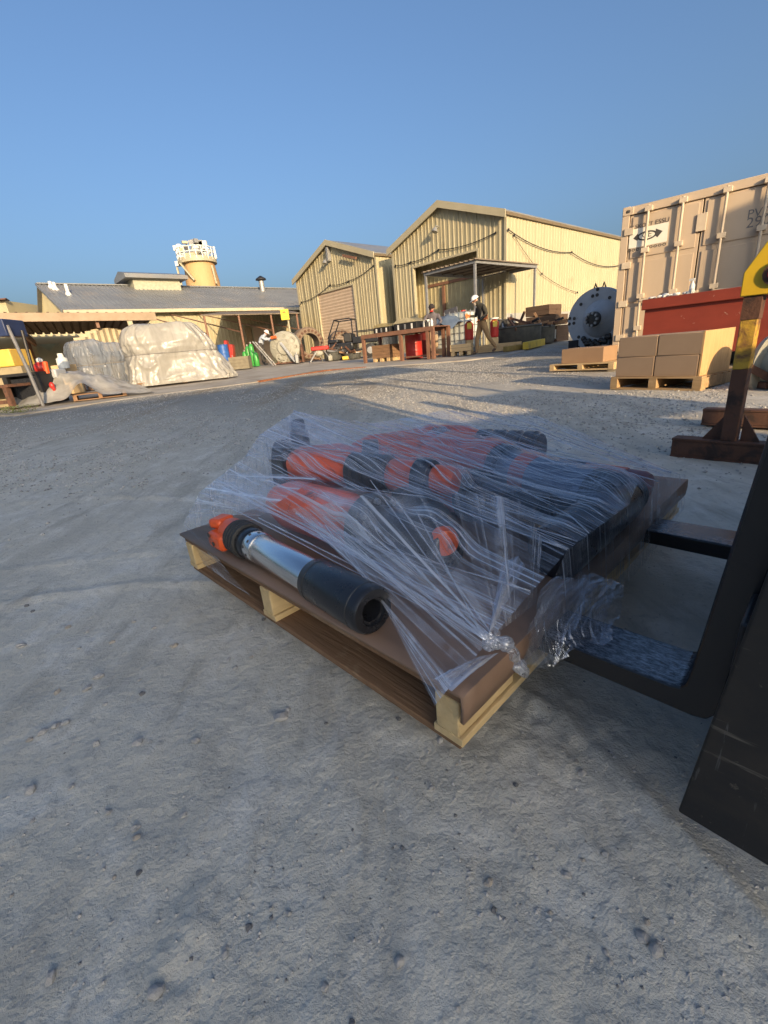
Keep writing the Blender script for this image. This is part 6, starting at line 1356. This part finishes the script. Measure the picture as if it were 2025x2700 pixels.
# knot: bunched plume, flat tape over the sheet and rope down to the loose flap
film('film_plume', [kn + Vector((-.004, .010, .006)), kn + Vector((.004, -.012, .008))], [qz(1085, 1215, .275), qz(1120, 1200, .285), qz(1135, 1225, .27)], FILMW, 60, 60, -.012, .008, drape=False, seed=13, fold=4)
film('film_tape', [qz(938, 1466, .206), qz(976, 1494, .204)], [kn + Vector((.010, .012, -.028)), kn + Vector((-.010, -.016, -.028))], FILMW, 50, 60, -.004, .003, drape=False, seed=14, fold=3)
mb = MB(); pr_ = [kn + Vector((0, 0, -.01)), qz(1080, 1385, .225), qz(1100, 1400, .205), qz(1113, 1425, .175), qz(1128, 1450, .135)]
pts, _l = poly_resample(pr_, 30); pts = [p + Vector((.003 * math.sin(i * 1.3), .003 * math.cos(i * 1.7), .002 * math.sin(i))) for i, p in enumerate(pts)]
mb.tube(pts, [.010 + .004 * math.sin(i * .9) for i in range(30)], 10); mb.uv = [(.03 * (i % 10), .1 * (i // 10)) for i in range(len(mb.v))]; mb.build('film_rope', FILMW, fw_, smooth=180)
# single tight strands running into the knot and across the load
def strand(p, q, r, m_=FILMW, lift=.004):
    pts = []
    for i in range(26):
        t = i / 25; c = p.lerp(q, t); z = float(drape_z(np.array([c.x]), np.array([c.y]))[0]); pts.append(Vector((c.x, c.y, max(c.z, z) + lift)))
    for _ in range(4):
        for i in range(1, 25): pts[i].z = max(pts[i].z, (pts[i - 1].z + pts[i + 1].z) / 2)
    mb = MB(); mb.tube(pts, [r * (1 + .4 * math.sin(i * 1.7 + r * 9e3)) for i in range(26)], 6); mb.uv = [(.004 * (i % 6), .05 * (i // 6)) for i in range(len(mb.v))]; mb.build('film_strand', m_, fw_, smooth=180)
for (x, y, z), r in (((560, 1122, .31), .0016), ((640, 1112, .33), .0022), ((745, 1152, .31), .0018), ((700, 1120, .335), .0013), ((800, 1130, .35), .0026), ((690, 1060, .38), .0013), ((860, 1090, .385), .0015), ((800, 1040, .41), .0012), ((760, 1160, .31), .0012), ((900, 1110, .37), .0012)):
    strand(qz(x, y, z), kn + Vector((random.uniform(-.006, .006), random.uniform(-.01, .01), .004)), r)
for (p, q, r) in ((pk, r2_.lerp(r1_, .4), .0022), (pk, r1_, .0016), (v560, r1_.lerp(r2_, .2), .0012), (v530, r1_, .0012), (bk[0], r2_, .0018), (bk[1], r2_.lerp(r1_, .3), .0013), (bk[2], r3_, .0018), (bk[3], r3_, .0013), (pk, r2_, .0013), (v430, kn.lerp(r1_, .5), .0013)):
    strand(p, q, r, FILMW)
for k in range(16):  # extra white strands imitate bright highlights on the film
    f = random.random(); P_ = (v530, v560, pk, bk[0], bk[1], bk[2]); i_ = random.randrange(5); p = P_[i_].lerp(P_[i_ + 1], random.random()); q = r1_.lerp(r2_, random.random()) if i_ < 4 else r2_.lerp(r3_, random.random())
    strand(p, q, random.uniform(.0006, .0012), FILMW)
mb = MB()
for k in range(9):
    c = kn + Vector((random.uniform(-.012, .012), random.uniform(-.016, .016), random.uniform(-.012, .010))); mb.ell(c, (random.uniform(.004, .008), random.uniform(.004, .010), random.uniform(.003, .007)), 8, 6)
mb.uv = [(p[0] * 3, p[1] * 3) for p in mb.v]; tag(mb.build('film_knot', FILMB, fw_, smooth=180), kind='stuff')
ctrl = [[(1128, 1450, .13), (1142, 1400, .18), (1152, 1330, .225), (1185, 1275, .24)],
        [(1172, 1444, .12), (1188, 1372, .17), (1205, 1300, .225), (1232, 1243, .235)],
        [(1235, 1425, .14), (1250, 1365, .18), (1268, 1300, .215), (1285, 1248, .225)],
        [(1300, 1385, .165), (1312, 1345, .18), (1322, 1300, .20), (1330, 1272, .205)]]
cp_ = np.array([[tuple(qz(*q)) for q in r] for r in ctrl])
def bern(t): return np.array([(1 - t) ** 3, 3 * t * (1 - t) ** 2, 3 * t * t * (1 - t), t ** 3])
for sd, off in ((0, 0), (5, .012)):
    rows = []; uv = []
    for i in range(60):
        u = i / 59; bu_ = bern(u); rows.append([])
        for j in range(60):
            v = j / 59; p = np.einsum('i,ijk,j->k', bu_, cp_, bern(v)); w_ = abs(mnoise.noise(Vector((u * 7 + sd, v * 5 + u * 3, sd)))) * .010 + mnoise.noise(Vector((u * 4, v * 3 + sd, sd))) * .014
            rows[-1].append((p[0] + w_ * .6 - off * 1.5 * u, p[1] + w_ * .3, p[2] + w_ + off)); uv.append((u * .28 + sd + .05 * math.sin(v * 4), v * 1.1))
    mb = MB(); mb.grid(rows); mb.uv = uv; mb.build('film_flap', FILMF, fw_, smooth=180)
# ------------------------------------------------------------------ forklift: forks, carriage, mast plate, body and guard to the right of the camera
def forkmat():
    m, nt, b, obj = newmat('worn_fork_paint')
    g = nt.nodes.new('ShaderNodeNewGeometry'); sn = nt.nodes.new('ShaderNodeSeparateXYZ'); nt.links.new(g.outputs['Normal'], sn.inputs[0])
    up = ramp(nt, sn.outputs[2], .6, .9); sc = noise_node(nt, mapping(nt, obj, (.5, 1.4, 1)), 120, 6, .8, 0); wr_ = ramp(nt, sc, .42, .62)
    w2_ = ramp(nt, noise_node(nt, mapping(nt, obj, (.6, 1, 1)), 9, 4, .6), .36, .62)
    def mul(a, c): n = nt.nodes.new('ShaderNodeMath'); n.operation = 'MULTIPLY'; nt.links.new(a, n.inputs[0]); nt.links.new(c, n.inputs[1]); return n.outputs[0]
    c = lerp_nodes(nt, mul(mul(up, wr_), w2_), (.014, .015, .018), (.34, .36, .39)); nt.links.new(c, b.inputs['Base Color']); b.inputs['Roughness'].default_value = .24; b.inputs['Specular IOR Level'].default_value = .55
    bump(nt, sc, .06, .002, b); return m
FORKM = forkmat()
def platemat():
    m, nt, b, obj = newmat('scratched_black_plate')
    n1 = noise_node(nt, obj, 7, 6, .65, .6); n2 = noise_node(nt, mapping(nt, obj, (10, 10, 90), (0, R(55), 0)), 1.0, 4, .6, .3); n3 = noise_node(nt, mapping(nt, obj, (70, 10, 9), (0, R(20), 0)), 1.0, 4, .6, .3); n4 = noise_node(nt, obj, 60, 4, .7)
    c = lerp_nodes(nt, ramp(nt, n1, .46, .70), (.008, .008, .009), (.024, .020, .016))
    c = lerp_nodes(nt, ramp(nt, n2, .62, .72), c, (.09, .08, .065)); c = lerp_nodes(nt, ramp(nt, n3, .65, .74), c, (.10, .10, .10)); c = lerp_nodes(nt, ramp(nt, n4, .64, .76), c, (.10, .085, .065))
    nt.links.new(c, b.inputs['Base Color']); rr = nt.nodes.new('ShaderNodeMapRange'); rr.inputs[3].default_value = .45; rr.inputs[4].default_value = .75; nt.links.new(n1, rr.inputs[0]); nt.links.new(rr.outputs[0], b.inputs['Roughness'])
    bump(nt, n4, .2, .003, b); return m
PLATE = platemat()
fk = thing(PF, (-.9, -.6, 0), 'forklift', 'black forklift with two forks under the pallet at the right picture edge', 'forklift')
ln = math.tan(R(5.0))
hA = qz(1507, 1423, .168); hB = qz(1485, 1498, .168); hC = qz(1600, 1152, .168); hD = qz(1588, 1180, .168)
print('heels', hA, hB, hC, hD)
prof = [(1.0, .158), (-.225, .168), (-.238, .171), (-.245, .180), (-.248, .20)] + [(-.248 - ln * (z - .20), z) for z in (.5, 1.0)] + [(-.290 - ln * (z - .16), z) for z in (1.0, .5)] + [(-.291, .17), (-.288, .145), (-.278, .130), (-.26, .126), (.4, .130), (1.0, .148)]
for b in (.300, .905):
    m = MB(); m.prism([(a, -b - .055, z) for a, z in prof], (0, .110, 0)); m.build('fork', FORKM, fk, bevel=.004)
for z in (.26, .62):
    m = MB(); a0 = -.285 - ln * (z - .16); m.box(a0 - .05, a0 - .004, -1.12, -.16, z, z + .10); m.build('carriage_bar', DARKST, fk, bevel=.004)
m = MB(); bp_ = .089; m.prism([(-.282, -bp_, .100), (-.282 - ln * .90, -bp_, 1.0), (-1.15, -bp_, 1.0), (-1.15, -bp_, .088), (-.40, -bp_, .093)], (0, -.022, 0)); m.build('side_plate', PLATE, fk, bevel=.003)
m = MB(); m.box(-1.10, -.46, -1.10, -.16, .30, .95); m.build('body', DARKST, fk, bevel=.02)
m = MB(); m.box(-2.25, -1.10, -1.12, -.14, .28, 1.05); m.build('counterweight', YELLOWR, fk, bevel=.06)
for b in (.16, 1.02):
    m = MB(); m.prism([(-.36, -b, .12), (-.44, -b, .12), (-.44 - ln * 2.0, -b, 2.15), (-.36 - ln * 2.0, -b, 2.15)], (0, -.09, 0)); m.build('mast_rail', DARKST, fk)
m = MB(); m.box(-.60, -.50, -1.08, -.18, 2.02, 2.12); m.build('mast_crosshead', DARKST, fk)
for a in (-.75, -1.95):
    for b in (.20, 1.06): m = MB(); m.box(a - .035, a + .035, -b - .035, -b + .035, .95, 2.08); m.build('guard_post', DARKST, fk)
for a in np.linspace(-2.0, -.72, 7): m = MB(); m.box(a - .02, a + .02, -1.1, -.16, 2.08, 2.12); m.build('guard_bar', DARKST, fk)
for b in (.18, 1.08): m = MB(); m.box(-2.02, -.70, -b - .03, -b + .03, 2.065, 2.125); m.build('guard_rail', DARKST, fk)
m = MB(); m.box(-1.75, -1.25, -.92, -.34, 1.05, 1.18); m.box(-1.85, -1.75, -.92, -.34, 1.05, 1.55); m.build('seat', RUBBER, fk, bevel=.02)
for a, r in ((-.80, .29), (-1.9, .25)):
    for b in (.20, 1.06): m = MB(); m.lathe((a, -b - .09, r), (0, 1, 0), [(0, r * .8), (.02, r), (.16, r), (.18, r * .8)], 28); w_ = m.build('wheel', RUBBER, fk); m = MB(); m.lathe((a, -b - .095, r), (0, 1, 0), [(0, r * .5), (.19, r * .5)], 20); m.build('rim', YELLOWR, w_)
# ------------------------------------------------------------------ unseen shadow casters added behind the camera to block the sun
TE = math.tan(SUN_EL)
BKF = Frame((0, 0, 0), math.atan2(-SUN.x, -SUN.y) * 0 + math.atan2(SUN.x, -SUN.y))     # x across the sunlight, -y towards the sun
def zs(h, d): return h + d * TE
t = thing(BKF, (-6, -40, 0), 'shadow_caster', 'unseen long cream block added far behind the camera to cast shadow', 'building')  # unseen block, added to shade the foreground
m = MB(); m.box(-30, 1.65, -52, -40, -.1, zs(2.95, 40)); m.build('wall', CREAM, t); m = MB(); m.box(-30.3, 1.9, -52.3, -39.8, zs(2.95, 40) + .003, zs(3.05, 40)); m.build('roof', ROOFG, t)
t = thing(BKF, (3.4, -2.9, 0), 'loader_caster', 'unseen loader shaped shadow caster added behind the camera', 'loader')  # unseen, added; open frame shaped to leave sunlit patches between shadows
d = 2.9
m = MB(); m.box(1.75, 3.05, -d - .7, -d + .7, .35, zs(.75, d)); m.build('engine_body', YELLOWR, t, bevel=.05)
m = MB(); m.box(2.85, 3.85, -d - .6, -d + .6, zs(.78, d) + .002, zs(1.15, d)); m.build('chassis', DARKST, t, bevel=.02)
for w in (1.85, 3.0, 3.55, 4.95):
    for y in (-.55, .5): m = MB(); m.box(w - .05, w + .05, -d + y - .04, -d + y + .04, zs(.75, d), zs(2.85, d)); m.build('cab_post', DARKST, t)
m = MB(); m.box(1.75, 5.15, -d - .7, -d + .7, zs(2.8, d), zs(3.3, d)); m.build('cab_roof', YELLOWR, t, bevel=.04)
m = MB(); m.bar((1.9, -d, zs(2.7, d)), (2.95, -d, zs(2.2, d)), .3, .10); m.build('cab_brace', YELLOWR, t)
for w in (2.2, 4.75):
    for y in (-.75, .75): m = MB(); m.lathe((w, -d + y - .12, .5), (0, 1, 0), [(0, .36), (.03, .5), (.21, .5), (.24, .36)], 24); m.build('wheel', RUBBER, t)
t = thing(BKF, (7, -6, 0), 'low_caster', 'unseen low box added behind the camera to shade the right', 'trailer')  # unseen, added to throw shade over the gravel on the right
m = MB(); m.box(6.55, 8.2, -9.5, -6, .5, zs(2.0, 6)); m.build('trailer_box', REDST, t)
for w in (6.9, 7.9):
    m = MB(); m.box(w - .1, w + .1, -9.4, -6.1, 0, .5); m.build('trailer_leg', DARKST, t)
t = thing(BKF, (11, -6, 0), 'tall_caster', 'unseen tall tan box added behind the camera to shade the right', 'container')  # unseen, added to shade the right part of the container doors
m = MB(); m.box(8.40, 15, -9, -6, 0, zs(3.75, 6)); m.build('body', TAN, t)
